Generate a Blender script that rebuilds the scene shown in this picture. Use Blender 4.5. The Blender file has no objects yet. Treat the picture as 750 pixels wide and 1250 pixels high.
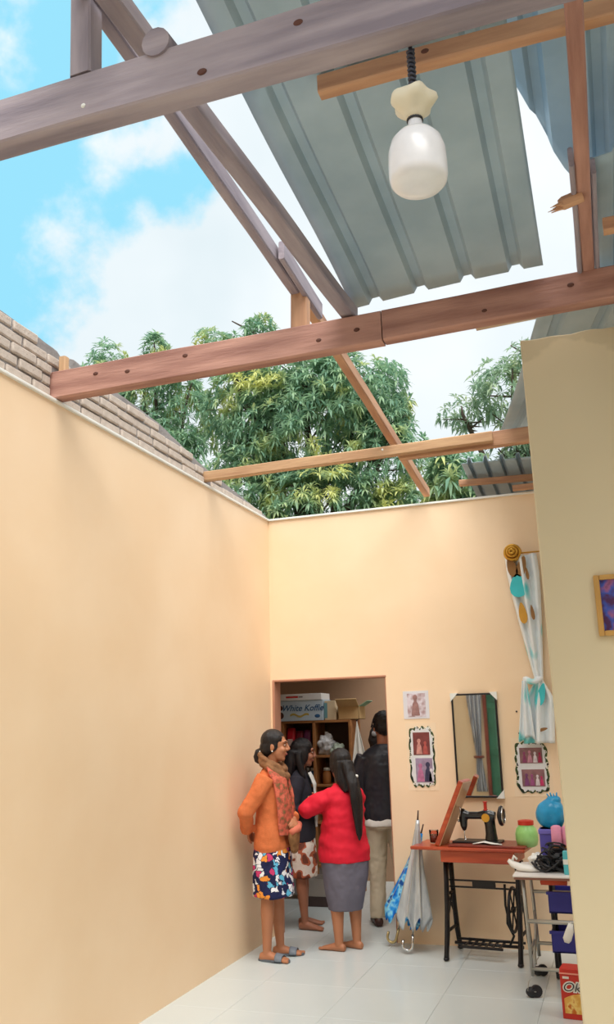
import bpy, bmesh, math, random
from mathutils import Vector, Matrix, Euler, noise as mnoise
random.seed(7)
R = math.radians
scn = bpy.context.scene
col = scn.collection
# ------------------------------------------------------------------ camera
cam_d = bpy.data.cameras.new('camera'); cam = bpy.data.objects.new('camera', cam_d); col.objects.link(cam)
YAW, PITCH, ROLL = R(18.843), R(13.786), R(-1.566)
fw = Vector((-math.sin(YAW)*math.cos(PITCH), math.cos(YAW)*math.cos(PITCH), math.sin(PITCH)))
rt0 = Vector((math.cos(YAW), math.sin(YAW), 0)); up0 = rt0.cross(fw)
rt = rt0*math.cos(ROLL)+up0*math.sin(ROLL); up = -rt0*math.sin(ROLL)+up0*math.cos(ROLL)
cam.matrix_world = Matrix(((rt.x, up.x, -fw.x, 0), (rt.y, up.y, -fw.y, 0), (rt.z, up.z, -fw.z, 1.65), (0, 0, 0, 1)))
cam_d.sensor_fit = 'VERTICAL'; cam_d.sensor_height = 36; cam_d.lens = 1060/1250*36; cam_d.clip_start = .05
scn.camera = cam
# ------------------------------------------------------------------ sky, sun, exposure
world = bpy.data.worlds.new('world'); scn.world = world; world.use_nodes = True
nt = world.node_tree; nt.nodes.clear()
def N(t, ty, **kw):
    n = t.nodes.new(ty)
    for k, v in kw.items():
        if k in ('operation', 'blend_type', 'data_type', 'feature', 'noise_dimensions', 'interpolation', 'distance', 'wave_type', 'bands_direction'): setattr(n, k, v)
        else: n.inputs[k].default_value = v
    return n
tc = N(nt, 'ShaderNodeTexCoord')
nz = N(nt, 'ShaderNodeTexNoise', Scale=7.5, Detail=6.0, Roughness=.55)
nt.links.new(tc.outputs['Generated'], nz.inputs['Vector'])
dp = N(nt, 'ShaderNodeVectorMath', operation='DOT_PRODUCT')
bdir = Vector((-.535, .612, .583)).normalized()            # heart of the blue opening in the cloud
dp.inputs[1].default_value = bdir
nt.links.new(tc.outputs['Generated'], dp.inputs[0])
ma = N(nt, 'ShaderNodeMath', operation='MULTIPLY_ADD'); ma.inputs[1].default_value = .075
nt.links.new(nz.outputs['Fac'], ma.inputs[0]); nt.links.new(dp.outputs['Value'], ma.inputs[2])
mr = N(nt, 'ShaderNodeMapRange'); mr.interpolation_type = 'SMOOTHSTEP'
mr.inputs['From Min'].default_value = 1.016; mr.inputs['From Max'].default_value = 1.030
nt.links.new(ma.outputs[0], mr.inputs['Value'])
mx = N(nt, 'ShaderNodeMix', data_type='RGBA')
nt.links.new(mr.outputs['Result'], mx.inputs['Factor'])
cl = N(nt, 'ShaderNodeMix', data_type='RGBA'); cl.inputs['A'].default_value = (.66, .75, .79, 1); cl.inputs['B'].default_value = (.84, .88, .90, 1)
n3 = N(nt, 'ShaderNodeTexNoise', Scale=3.0, Detail=4.0); nt.links.new(tc.outputs['Generated'], n3.inputs['Vector'])
m3 = N(nt, 'ShaderNodeMapRange'); m3.inputs['From Min'].default_value = .35; m3.inputs['From Max'].default_value = .65
nt.links.new(n3.outputs['Fac'], m3.inputs['Value']); nt.links.new(m3.outputs[0], cl.inputs['Factor']); nt.links.new(cl.outputs['Result'], mx.inputs['A'])
mx.inputs['B'].default_value = (.28, .66, .84, 1)
bg = N(nt, 'ShaderNodeBackground', Strength=1.0); wo = N(nt, 'ShaderNodeOutputWorld')
nt.links.new(mx.outputs['Result'], bg.inputs['Color']); nt.links.new(bg.outputs[0], wo.inputs[0])
sun_d = bpy.data.lights.new('sun', 'SUN'); sun = bpy.data.objects.new('sun', sun_d); col.objects.link(sun)
sun_d.energy = 3.6; sun_d.angle = R(50); sun_d.color = (1, .97, .93)
sun.rotation_euler = Vector((-.32, .5, -1)).to_track_quat('-Z', 'Y').to_euler()
vs = scn.view_settings
vs.view_transform = 'Standard'; vs.look = 'None'; vs.gamma = 1; vs.use_curve_mapping = False; vs.exposure = .25

# ------------------------------------------------------------------ materials
MATS = {}
def srgb(*c):
    return tuple(((v/255)/12.92 if v/255 <= .04045 else ((v/255+.055)/1.055)**2.4) for v in c)
def mat(name, c, rough=.6, metal=0, var=.12, scale=6, bump=0, bscale=40, spec=.4, trans=0, c2=None, coord='Object', stretch=None):
    """plain procedural: two tones mixed by noise, optional fine bump"""
    if name in MATS: return MATS[name]
    m = bpy.data.materials.new(name); m.use_nodes = True; MATS[name] = m
    t = m.node_tree; b = t.nodes['Principled BSDF']
    c = srgb(*c); c2 = srgb(*c2) if c2 else tuple(v*(1-var) for v in c)
    co = N(t, 'ShaderNodeTexCoord'); vec = co.outputs[coord]
    if stretch:
        mp = N(t, 'ShaderNodeMapping', Scale=stretch); t.links.new(vec, mp.inputs['Vector']); vec = mp.outputs['Vector']
    n = N(t, 'ShaderNodeTexNoise', Scale=scale, Detail=5.0); t.links.new(vec, n.inputs['Vector'])
    r = N(t, 'ShaderNodeValToRGB'); t.links.new(n.outputs['Fac'], r.inputs['Fac'])
    r.color_ramp.elements[0].position = .35; r.color_ramp.elements[1].position = .65
    r.color_ramp.elements[0].color = (*c2, 1); r.color_ramp.elements[1].color = (*c, 1)
    t.links.new(r.outputs['Color'], b.inputs['Base Color'])
    b.inputs['Roughness'].default_value = rough; b.inputs['Metallic'].default_value = metal
    b.inputs['Specular IOR Level'].default_value = spec
    if trans: b.inputs['Transmission Weight'].default_value = trans
    if bump:
        n2 = N(t, 'ShaderNodeTexNoise', Scale=bscale, Detail=4.0); t.links.new(vec, n2.inputs['Vector'])
        bp = N(t, 'ShaderNodeBump', Strength=bump, Distance=.01); t.links.new(n2.outputs['Fac'], bp.inputs['Height'])
        t.links.new(bp.outputs['Normal'], b.inputs['Normal'])
    return m
def ramp_mat(name, tex, stops, rough=.7, scale=20, const=True, coord='Object', tex2=None, stretch=None, spec=.3, detail=2.0):
    """colours picked through a ramp from a noise / voronoi texture"""
    if name in MATS: return MATS[name]
    m = bpy.data.materials.new(name); m.use_nodes = True; MATS[name] = m
    t = m.node_tree; b = t.nodes['Principled BSDF']
    co = N(t, 'ShaderNodeTexCoord'); vec = co.outputs[coord]
    if stretch:
        mp = N(t, 'ShaderNodeMapping', Scale=stretch); t.links.new(vec, mp.inputs['Vector']); vec = mp.outputs['Vector']
    if tex == 'voronoi':
        dn = N(t, 'ShaderNodeTexNoise', Scale=scale*1.1); t.links.new(vec, dn.inputs['Vector']); dv = N(t, 'ShaderNodeVectorMath', operation='MULTIPLY_ADD'); dv.inputs[1].default_value = (.045, .045, .045)
        t.links.new(dn.outputs['Color'], dv.inputs[0]); t.links.new(vec, dv.inputs[2]); vec = dv.outputs[0]
        n = N(t, 'ShaderNodeTexVoronoi', Scale=scale); t.links.new(vec, n.inputs['Vector'])
        s = N(t, 'ShaderNodeSeparateColor'); t.links.new(n.outputs['Color'], s.inputs[0]); src = s.outputs[0]
    elif tex == 'wave':
        n = N(t, 'ShaderNodeTexWave', Scale=scale); n.inputs['Distortion'].default_value = .5
        t.links.new(vec, n.inputs['Vector']); src = n.outputs['Fac']
    elif tex == 'island':
        n = N(t, 'ShaderNodeNewGeometry'); src = n.outputs['Random Per Island']
    else:
        n = N(t, 'ShaderNodeTexNoise', Scale=scale, Detail=detail); t.links.new(vec, n.inputs['Vector']); src = n.outputs['Fac']
    r = N(t, 'ShaderNodeValToRGB'); t.links.new(src, r.inputs['Fac'])
    r.color_ramp.interpolation = 'CONSTANT' if const else 'LINEAR'
    while len(r.color_ramp.elements) < len(stops): r.color_ramp.elements.new(.5)
    for e, (p, c) in zip(r.color_ramp.elements, stops): e.position = p; e.color = (*srgb(*c), 1)
    out = r.outputs['Color']
    if tex == 'voronoi' and tex2:                      # cell borders in a ground colour
        v2 = N(t, 'ShaderNodeTexVoronoi', feature='DISTANCE_TO_EDGE', Scale=scale); t.links.new(vec, v2.inputs['Vector'])
        g = N(t, 'ShaderNodeMath', operation='LESS_THAN'); g.inputs[1].default_value = tex2[1]
        t.links.new(v2.outputs['Distance'], g.inputs[0])
        mxx = N(t, 'ShaderNodeMix', data_type='RGBA'); t.links.new(g.outputs[0], mxx.inputs['Factor'])
        t.links.new(out, mxx.inputs['A']); mxx.inputs['B'].default_value = (*srgb(*tex2[0]), 1); out = mxx.outputs['Result']
    t.links.new(out, b.inputs['Base Color'])
    b.inputs['Roughness'].default_value = rough; b.inputs['Specular IOR Level'].default_value = spec
    return m
PEACH = mat('peach_paint', (250, 222, 188), .55, var=.035, scale=1.3, bump=.05, bscale=9, c2=(244, 213, 176))
TANW = mat('tan_paint', (226, 205, 160), .6, var=.06, scale=1.6, bump=.06, bscale=14)
WHITE = mat('white_paint', (238, 238, 232), .5, var=.05)
WOOD_R = mat('red_brown_timber', (188, 142, 126), .6, var=.3, scale=5, bump=.25, bscale=30, stretch=(.35, 3, 3), c2=(148, 104, 92))
WOOD_O = mat('orange_timber', (204, 158, 122), .6, var=.3, scale=5, bump=.2, bscale=30, stretch=(.35, 3, 3), c2=(166, 120, 92))
WOOD_P = mat('pale_timber', (206, 168, 128), .65, var=.25, scale=5, bump=.2, bscale=30, stretch=(.35, 3, 3), c2=(172, 130, 96))
WOOD_W = mat('weathered_timber', (170, 158, 164), .7, var=.25, scale=5, bump=.2, bscale=30, stretch=(.35, 3, 3), c2=(132, 122, 132))
ZINC = mat('zinc_sheet', (172, 192, 204), .5, .15, var=.12, scale=3, bump=.05, bscale=60, c2=(152, 174, 188))
BRICK = mat('brick_dusty', (212, 198, 186), .9, var=.25, scale=9, bump=.6, bscale=60, c2=(184, 170, 158))
MORTAR = mat('mortar', (146, 140, 138), .95, var=.25, scale=8, bump=.6, bscale=40)
TILE = mat('floor_tile', (208, 216, 215), .22, var=.03, scale=1.5, spec=.5)
GROUT = mat('grout', (202, 209, 208), .6, var=.03)
IRON = mat('black_iron', (38, 36, 38), .4, .3, var=.3, scale=12)
STEEL = mat('grey_tube_steel', (176, 176, 170), .35, .5, var=.15)
CHROME = mat('chrome', (215, 215, 215), .18, 1, var=.05)
RUBBER = mat('black_plastic', (40, 40, 44), .5, var=.2)
TABLEWOOD = mat('red_varnished_wood', (190, 84, 50), .3, var=.25, scale=6, stretch=(.4, 4, 4), c2=(160, 62, 38))
GOLD = mat('gold', (214, 160, 60), .3, .6, var=.2)
HAIR = mat('black_hair', (26, 22, 24), .38, var=.4, scale=40, stretch=(4, 4, .4), bump=.5, bscale=80)
SKIN_A = mat('skin_warm', (180, 120, 86), .5, var=.08, scale=8)
SKIN_B = mat('skin_brown', (166, 110, 84), .5, var=.08, scale=8)

# ------------------------------------------------------------------ mesh helpers
BAKE = bpy.data.scenes.new('bake')          # scratch scene for evaluating modifiers, removed at the end
def baked(o):
    BAKE.collection.objects.link(o); vl = BAKE.view_layers[0]; vl.update(); dg = vl.depsgraph; dg.update()
    me = bpy.data.meshes.new_from_object(o.evaluated_get(dg)); BAKE.collection.objects.unlink(o); return me
class MB:
    def __init__(s): s.v = []; s.f = []
    def add(s, vs, fs):
        o = len(s.v); s.v += [tuple(v) for v in vs]; s.f += [tuple(i+o for i in f) for f in fs]; return s
    def box(s, x0, x1, y0, y1, z0, z1, M=None):
        vs = [Vector((x, y, z)) for z in (z0, z1) for y in (y0, y1) for x in (x0, x1)]
        if M is not None: vs = [M @ v for v in vs]
        return s.add(vs, [(0, 2, 3, 1), (4, 5, 7, 6), (0, 1, 5, 4), (2, 6, 7, 3), (0, 4, 6, 2), (1, 3, 7, 5)])
    def loft(s, rings, cap=True, closed=False):
        n = len(rings[0]); vs = [p for r in rings for p in r]; fs = []
        m = len(rings)
        for i in range(m if closed else m-1):
            for j in range(n):
                a = i*n+j; b = i*n+(j+1) % n; c = ((i+1) % m)*n+(j+1) % n; d = ((i+1) % m)*n+j
                fs.append((a, b, c, d))
        if cap and not closed: fs += [tuple(range(n-1, -1, -1)), tuple((m-1)*n+j for j in range(n))]
        return s.add(vs, fs)
    def tube(s, pts, rad, n=10, cap=True, flat=None, closed=False, squash=1):
        """pts path, rad number or list (r or (ra, rb)); flat = reference normal for the rb axis"""
        pts = [Vector(p) for p in pts]; m = len(pts)
        if not isinstance(rad, (list,)): rad = [rad]*m
        rings = []; u = None
        for i in range(m):
            if closed: t = pts[(i+1) % m]-pts[i-1]
            else: t = pts[min(i+1, m-1)]-pts[max(i-1, 0)]
            t.normalize()
            ref = Vector(flat) if flat else (u if u else (Vector((0, 0, 1)) if abs(t.z) < .9 else Vector((0, 1, 0))))
            u = (ref-t*ref.dot(t))
            if u.length < 1e-4: u = t.orthogonal()
            u.normalize(); w = t.cross(u)
            ra, rb = rad[i] if isinstance(rad[i], tuple) else (rad[i], rad[i])
            rings.append([pts[i]+w*math.cos(k*2*math.pi/n)*ra+u*math.sin(k*2*math.pi/n)*rb for k in range(n)])
        return s.loft(rings, cap, closed)
    def lathe(s, prof, c=(0, 0, 0), n=20, M=None):
        c = Vector(c); rings = []
        for r, z in prof:
            ring = [Vector((r*math.cos(k*2*math.pi/n), r*math.sin(k*2*math.pi/n), z)) for k in range(n)]
            rings.append([(M @ p if M is not None else p)+c for p in ring])
        return s.loft(rings, True)
    def ell(s, c, r, n=16, m=10, M=None):
        c = Vector(c); r = r if isinstance(r, tuple) else (r, r, r)
        rings = []
        for i in range(m+1):
            a = -math.pi/2+math.pi*i/m; a = max(-1.52, min(1.52, a))
            ring = [Vector((r[0]*math.cos(a)*math.cos(k*2*math.pi/n), r[1]*math.cos(a)*math.sin(k*2*math.pi/n), r[2]*math.sin(a))) for k in range(n)]
            rings.append([(M @ p if M is not None else p)+c for p in ring])
        return s.loft(rings, True)
    def rings_h(s, spec, n=28, p=2.3, fold=0, nf=9, seed=0):
        """horizontal superellipse rings (z, cx, cy, rx, ry)"""
        rings = []
        for i, (z, cx, cy, rx, ry) in enumerate(spec):
            ring = []
            for k in range(n):
                a = k*2*math.pi/n; c, sn = math.cos(a), math.sin(a)
                q = (abs(c)**p+abs(sn)**p)**(-1/p)
                q *= 1+fold*math.sin(a*nf+seed)*(i/max(1, len(spec)-1))
                ring.append(Vector((cx+rx*q*c, cy+ry*q*sn, z)))
            rings.append(ring)
        return s.loft(rings, True)
    def surf(s, fn, nu, nv):
        vs = [Vector(fn(i/nu, j/nv)) for j in range(nv+1) for i in range(nu+1)]
        fs = [(j*(nu+1)+i, j*(nu+1)+i+1, (j+1)*(nu+1)+i+1, (j+1)*(nu+1)+i) for j in range(nv) for i in range(nu)]
        return s.add(vs, fs)
    def build(s, name, m, parent=None, smooth=False, bevel=0, solid=0, seg=2, loc=None, auto=None):
        me = bpy.data.meshes.new(name); me.from_pydata(s.v, [], s.f); me.update()
        bm = bmesh.new(); bm.from_mesh(me); bmesh.ops.recalc_face_normals(bm, faces=bm.faces); bm.to_mesh(me); bm.free()
        o = bpy.data.objects.new(name, me); col.objects.link(o)
        if m: me.materials.append(m)
        if smooth:
            me.polygons.foreach_set('use_smooth', [True]*len(me.polygons))
            if auto: me.set_sharp_from_angle(angle=R(auto))
        if solid:
            md = o.modifiers.new('solid', 'SOLIDIFY'); md.thickness = solid; md.offset = 0
        if bevel:
            md = o.modifiers.new('bevel', 'BEVEL'); md.width = bevel; md.segments = seg; md.limit_method = 'ANGLE'; md.angle_limit = R(40)
        if parent: o.parent = parent
        if loc: o.location = loc
        return o
    def remesh(s, name, m, parent=None, voxel=.008, smooth=4, disp=None):
        o = s.build(name, None); col.objects.unlink(o)
        md = o.modifiers.new('r', 'REMESH'); md.mode = 'VOXEL'; md.voxel_size = voxel
        if smooth:
            ms = o.modifiers.new('s', 'SMOOTH'); ms.iterations = smooth; ms.factor = .5
        me = baked(o); col.objects.link(o)
        o.modifiers.clear(); old = o.data; o.data = me; bpy.data.meshes.remove(old); me.name = name
        if disp:
            nr = [v.normal.copy() for v in me.vertices]; cs_ = [v.co.copy() for v in me.vertices]; out = []
            for c, q in zip(cs_, nr): out += list(c+q*disp(c))
            me.vertices.foreach_set('co', out); me.update()
        me.polygons.foreach_set('use_smooth', [True]*len(me.polygons))
        me.materials.clear(); me.materials.append(m)
        if parent: o.parent = parent
        return o
def tag(o, label=None, cat=None, group=None, kind=None):
    if label: o['label'] = label
    if cat: o['category'] = cat
    if group: o['group'] = group
    if kind: o['kind'] = kind
    return o
def thing(name, label, cat, loc=(0, 0, 0), rz=0, group=None):
    o = bpy.data.objects.new(name, None); col.objects.link(o); o.empty_display_size = .1
    o.location = loc; o.rotation_euler = (0, 0, rz); return tag(o, label, cat, group)
def text(name, body, size, m, parent, loc, rot, shear=0, extrude=.0008, bold=0, sx=1):
    c = bpy.data.curves.new(name, 'FONT'); c.body = body; c.size = size; c.shear = shear; c.extrude = extrude; c.offset = bold
    c.align_x = 'CENTER'; c.align_y = 'CENTER'; c.resolution_u = 4
    o = bpy.data.objects.new(name, c); me = baked(o)
    bpy.data.objects.remove(o); o = bpy.data.objects.new(name, me); col.objects.link(o)
    me.materials.clear(); me.materials.append(m); o.parent = parent; o.location = loc; o.rotation_euler = rot; o.scale = (sx, 1, 1)
    return o
FACE = (R(90), 0, 0)           # writing that faces the camera side (-Y)

# ------------------------------------------------------------------ the room shell
XL, YB, ZT = -2.8, 7.11, 3.45
def struct(o): o['kind'] = 'structure'; return o
fl = struct(MB().box(-4.2, 2.6, -1.9, 10.2, -.15, -.008).build('floor', GROUT))
tile = MB().box(0, .5985, 0, .5985, -.008, 0).build('tile', TILE, fl, bevel=.001, seg=1); first = True
for i in range(12):
    for j in range(21):
        x, y = -4.2+i*.6, -1.9+j*.6
        if y > 10 or x > 2.4: continue
        if y < 3.9 and not(-2.9 < x): continue
        o = tile if first else tile.copy()
        if not first: col.objects.link(o)
        first = False; o.location = (x+.0007, y+.0007, 0); o.parent = fl
struct(MB().box(-40, 40, -30, 60, -.5, -.16).build('ground', mat('earth', (120, 118, 84), .95, var=.4, scale=.8)))
wl = struct(MB().box(XL-.15, XL, -1.9, YB, 0, ZT).build('wall_left', PEACH))
wb = MB()
wb.box(-4.2, -2.78, YB, YB+.13, 0, ZT).box(-1.78, 2.6, YB, YB+.13, 0, ZT).box(-2.78, -1.78, YB, YB+.13, 2.03, ZT)
wbo = struct(wb.build('wall_back', PEACH))
# partition that ends the doorless opening on the right
def stained(name):
    m = bpy.data.materials.new(name); m.use_nodes = True; t = m.node_tree; b = t.nodes['Principled BSDF']
    co = N(t, 'ShaderNodeTexCoord'); n = N(t, 'ShaderNodeTexNoise', Scale=3.5, Detail=4.0); t.links.new(co.outputs['Object'], n.inputs['Vector'])
    sp = N(t, 'ShaderNodeSeparateXYZ'); t.links.new(co.outputs['Object'], sp.inputs[0])
    a = N(t, 'ShaderNodeMath', operation='MULTIPLY_ADD'); a.inputs[1].default_value = .55; t.links.new(n.outputs['Fac'], a.inputs[0]); t.links.new(sp.outputs['Z'], a.inputs[2])
    x = N(t, 'ShaderNodeMath', operation='MULTIPLY_ADD'); x.inputs[1].default_value = .22; t.links.new(sp.outputs['X'], x.inputs[0]); t.links.new(a.outputs[0], x.inputs[2])
    r = N(t, 'ShaderNodeMapRange'); r.inputs['From Min'].default_value = 3.63; r.inputs['From Max'].default_value = 3.66; t.links.new(x.outputs[0], r.inputs['Value'])
    mxx = N(t, 'ShaderNodeMix', data_type='RGBA'); t.links.new(r.outputs[0], mxx.inputs['Factor'])
    mxx.inputs['A'].default_value = (*srgb(214, 199, 166), 1); mxx.inputs['B'].default_value = (*srgb(200, 186, 154), 1)
    n2 = N(t, 'ShaderNodeTexNoise', Scale=1.6); t.links.new(co.outputs['Object'], n2.inputs['Vector'])
    m2 = N(t, 'ShaderNodeMix', data_type='RGBA', blend_type='MULTIPLY'); m2.inputs['Factor'].default_value = .12
    t.links.new(mxx.outputs['Result'], m2.inputs['A']); t.links.new(n2.outputs['Fac'], m2.inputs['B'])
    t.links.new(m2.outputs['Result'], b.inputs['Base Color']); b.inputs['Roughness'].default_value = .65
    return m
pr = MB()      # ragged plaster top edge
xs = [-.262+i*(2.862/60) for i in range(61)]
tops = [3.445+.012*mnoise.noise(Vector((x*9, 0, 3)))+.006*mnoise.noise(Vector((x*31, 1, 3))) for x in xs]; tops[0] = 3.45
rings = [[Vector((x, 4.06, 0)), Vector((x, 4.18, 0)), Vector((x, 4.18, t)), Vector((x, 4.06, t))] for x, t in zip(xs, tops)]
pr.loft(rings); struct(pr.build('wall_right', stained('tan_stained_paint'), bevel=.008))
struct(MB().box(2.5, 2.6, -1.9, 7.11, 0, 3.45).build('wall_right_far', TANW))
fwl = MB().box(-2.95, -2.25, -1.9, -1.8, 0, 3.45).box(-1.27, 2.6, -1.9, -1.8, 0, 3.45).box(-2.25, -1.27, -1.9, -1.8, 2.2, 3.45)
struct(fwl.build('wall_front', PEACH))
# white cornice strips left on the wall tops
tl = MB().box(XL-.02, XL+.018, -1.8, YB, ZT-.008, ZT+.010).build('trim_1', WHITE, bevel=.004); struct(tl)
struct(MB().box(XL+.018, 2.5, YB-.018, YB+.03, ZT-.008, ZT+.010).build('trim_2', WHITE, bevel=.004))
# room beyond the doorway
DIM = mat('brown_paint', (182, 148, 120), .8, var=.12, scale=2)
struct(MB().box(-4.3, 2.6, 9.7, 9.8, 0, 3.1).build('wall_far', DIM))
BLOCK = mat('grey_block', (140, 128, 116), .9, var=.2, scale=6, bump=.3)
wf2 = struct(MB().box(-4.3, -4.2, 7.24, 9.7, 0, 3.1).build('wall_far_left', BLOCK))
struct(MB().box(-.2, -.1, 7.24, 9.7, 0, .9).box(-.2, -.1, 7.24, 7.7, .9, 3.1).box(-.2, -.1, 9.2, 9.7, .9, 3.1).box(-.2, -.1, 7.7, 9.2, 2.2, 3.1).build('wall_far_right', DIM))  # unseen side wall; its window opening is added to let daylight in
struct(MB().box(-4.3, -2.35, 7.24, 9.8, 2.9, 2.95).build('ceiling', DIM))  # unseen; keeps the far room dim, cut short at right to admit daylight
df = MB().box(-2.785, -2.765, YB-.006, YB+.142, 0, 2.035).box(-1.79, -1.775, YB+.005, YB+.135, 0, 2.035).box(-2.785, -1.775, YB-.004, YB+.135, 2.018, 2.035)
struct(df.build('door_1', mat('door_lining', (196, 140, 112), .6, var=.15), bevel=.004))
# ------------------------------------------------------------------ brick parapet on the left wall
def ztop(y):
    P = [(-1.9, 3.83), (3.4, 3.812), (3.92, 3.79), (3.99, 3.745), (4.06, 3.80), (4.35, 3.785), (5.14, 3.745), (5.8, 3.63), (7.12, 3.515), (9, 3.4)]
    for (a, za), (b, zb) in zip(P, P[1:]):
        if a <= y <= b: return za+(zb-za)*(y-a)/(b-a)
core = MB(); rings = []
for i in range(121):
    y = 2.2+i*(YB+.02-2.2)/120; t = ztop(y)+.006*mnoise.noise(Vector((0, y*14, 0)))
    rings.append([Vector((XL-.13, y, ZT)), Vector((XL-.028, y, ZT)), Vector((XL-.028, y, t-.03)), Vector((XL-.034, y, t-.008)), Vector((XL-.05, y, t)), Vector((XL-.11, y, t)), Vector((XL-.13, y, t-.02))])
core.loft(rings); core.build('mortar_core', MORTAR, wl, smooth=True, auto=40)
bm_ = MB().box(0, .108, 0, .205, 0, .054)
proto = bm_.build('brick', BRICK, wl, bevel=.007, seg=1); n = 0
for c in range(6):
    y = 2.2+(.11 if c % 2 else 0)
    z = ZT+.02+c*.066
    while y < YB-.02:
        L = .205*random.uniform(.92, 1.06)
        for b0, b1, zb in ((3.85, 3.95, 3.63), (5.81, 5.96, 3.57)):      # bricks stop at the beam pockets
            if z < zb:
                if b0 <= y < b1: y = b1
                if y < b0 < y+L: L = b0-y
        if L > .03 and z+.05 < min(ztop(y), ztop(min(y+L, YB)))+.004:
            o = proto if n == 0 else proto.copy()
            if n: col.objects.link(o)
            n += 1; o.parent = wl
            o.location = (XL-.122+random.uniform(-.006, .006), y, z+random.uniform(-.002, .002)); o.scale = (1, min(L, YB-y)/.205, random.uniform(.94, 1.04))
            o.rotation_euler = (random.uniform(-.012, .012), 0, random.uniform(-.015, .015))
        y += L+.014
# ------------------------------------------------------------------ roof timbers
def timber(name, label, a, b, w, h, m, cat='beam', knots=(), roll=0, bolts=(), ref=(0, 0, 1), group=None):
    """squared timber from a to b (centre line), slightly uneven like sawn wood"""
    a = Vector(a); b = Vector(b); d = (b-a); L = d.length; t = d.normalized(); u = Vector(ref); u = (u-t*u.dot(t)).normalized(); v = t.cross(u)
    root = thing(name, label, cat, a, 0, group or 'exposed roof timbers')
    q = Matrix((t, v, u)).transposed().to_4x4()
    rings = []; k = max(8, int(L/.12)); sd = random.random()*50
    for i in range(k+1):
        x = L*i/k; n1 = mnoise.noise(Vector((x*1.3, sd, 0)))*.006; n2 = mnoise.noise(Vector((x*1.3, 0, sd)))*.006
        ww = w/2*(1+.04*mnoise.noise(Vector((x*2, sd, 9)))); hh = h/2*(1+.04*mnoise.noise(Vector((x*2, sd, 5)))); ch = .006
        P = [(-ww+ch, -hh), (ww-ch, -hh), (ww, -hh+ch), (ww, hh-ch), (ww-ch, hh), (-ww+ch, hh), (-ww, hh-ch), (-ww, -hh+ch)]
        rings.append([Vector((x, p[0]+n1, p[1]+n2)) for p in P])
    o = MB().loft(rings).build('timber', m, root); o.matrix_local = q
    for x, zz in knots:
        ko = MB().ell((x, -w/2 if v.y > 0 else w/2, zz), (.016, .004, .011), 10, 6).build('knot', mat('dark_knot', (96, 58, 46), .7), root, smooth=True); ko.matrix_local = q
    for x, zz in bolts:
        bo = MB().ell((x, -w/2 if v.y > 0 else w/2, zz), (.009, .006, .009), 8, 6).build('nail_head', WHITE, root, smooth=True); bo.matrix_local = q
    return root
timber('tie_beam', 'big weathered brown tie beam crossing the top of the view above the bulb', (-2.9, 1.99, 3.545), (.9, 1.985, 3.545), .085, .165, WOOD_W, knots=[(2.25, .03), (1.95, -.04)], bolts=[(1.55, -.04)])
timber('tie_beam', 'reddish tie beam ending in the brick parapet, left half of the spliced beam', (-2.88, 3.90, 3.545), (-.905, 3.90, 3.556), .08, .165, WOOD_R, knots=[(.35, .02), (.55, .0), (.9, .03), (1.65, -.02), (1.85, .0)])
timber('tie_beam', 'reddish tie beam spliced on at right, running over the tan partition wall', (-.9, 3.90, 3.562), (1.6, 3.905, 3.592), .08, .158, WOOD_R, knots=[(.9, .02), (.5, -.03)])
timber('cross_batten', 'thin pale timber spanning from brick parapet to partition below the mango tree', (-2.9, 5.85, 3.533), (-.62, 5.85, 3.555), .06, .075, WOOD_P, bolts=[(1.5, .01)])
timber('cross_batten', 'orange timber lapped behind the thin pale batten near the partition', (-1.3, 5.92, 3.55), (.6, 5.92, 3.572), .06, .11, WOOD_O)
timber('rafter', 'long brown rafter running from the back wall top up to upper left', (-1.36, 7.2, 3.575), (-1.35, 4.05, 3.86), .055, .08, WOOD_O)
timber('rafter', 'bluish weathered rafter, left of the pair crossing the blue sky', (-1.36, 4.15, 3.87), (-1.36, 1.2, 3.985), .05, .09, WOOD_W)
timber('rafter', 'weathered rafter landing on the reddish beam beside the hanging zinc sheet', (-1.075, 3.93, 3.68), (-1.34, 1.35, 3.96), .075, .07, WOOD_W)
timber('rafter_block', 'short dark board nailed along the rafter joint above the reddish beam', (-1.31, 4.14, 3.84), (-1.31, 3.55, 3.89), .03, .1, WOOD_W, 'board')
timber('post_stub', 'short orange upright block standing on the reddish beam under the rafter', (-1.345, 3.915, 3.63), (-1.345, 3.925, 3.85), .09, .06, WOOD_O, 'post', ref=(0, 1, 0))
timber('post_stub', 'small wood peg upright on the beam end against brick parapet', (-2.77, 3.90, 3.63), (-2.77, 3.90, 3.72), .045, .045, WOOD_P, 'post', ref=(0, 1, 0))
timber('king_post', 'upright weathered post rising from the top beam at upper left', (-1.37, 1.98, 3.63), (-1.40, 1.98, 4.4), .075, .075, WOOD_W, 'post', ref=(0, 1, 0))
lg = thing('round_log', 'sawn round log end resting on the top beam beside the rafters', 'log', (-1.10, 1.955, 3.65))
MB().tube([(0, -.02, 0), (0, .05, .005), (.0, .10, .01)], [.046, .048, .045], 14).build('log', WOOD_W, lg, smooth=True, auto=50)
timber('purlin', 'orange purlin under the zinc sheets behind the bulb', (-.80, 2.62, 3.93), (1.6, 2.62, 3.93), .055, .075, WOOD_O, knots=[(.4, .01)])
timber('rafter', 'narrow brown rafter near right edge landing on the reddish beam', (.085, 3.93, 3.675), (.105, 1.4, 3.86), .055, .06, WOOD_R)
timber('rafter_block', 'dark board nailed on left side of the right edge rafter', (.045, 3.93, 3.68), (.052, 3.1, 3.74), .02, .09, WOOD_W, 'board')
timber('rafter_block', 'dark board nailed on right side of the right edge rafter', (.128, 3.9, 3.69), (.132, 3.2, 3.75), .02, .08, WOOD_W, 'board')
timber('purlin', 'short orange purlin behind the rafter at the right picture edge', (.15, 3.42, 3.60), (1.4, 3.42, 3.60), .05, .06, WOOD_O)
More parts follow.
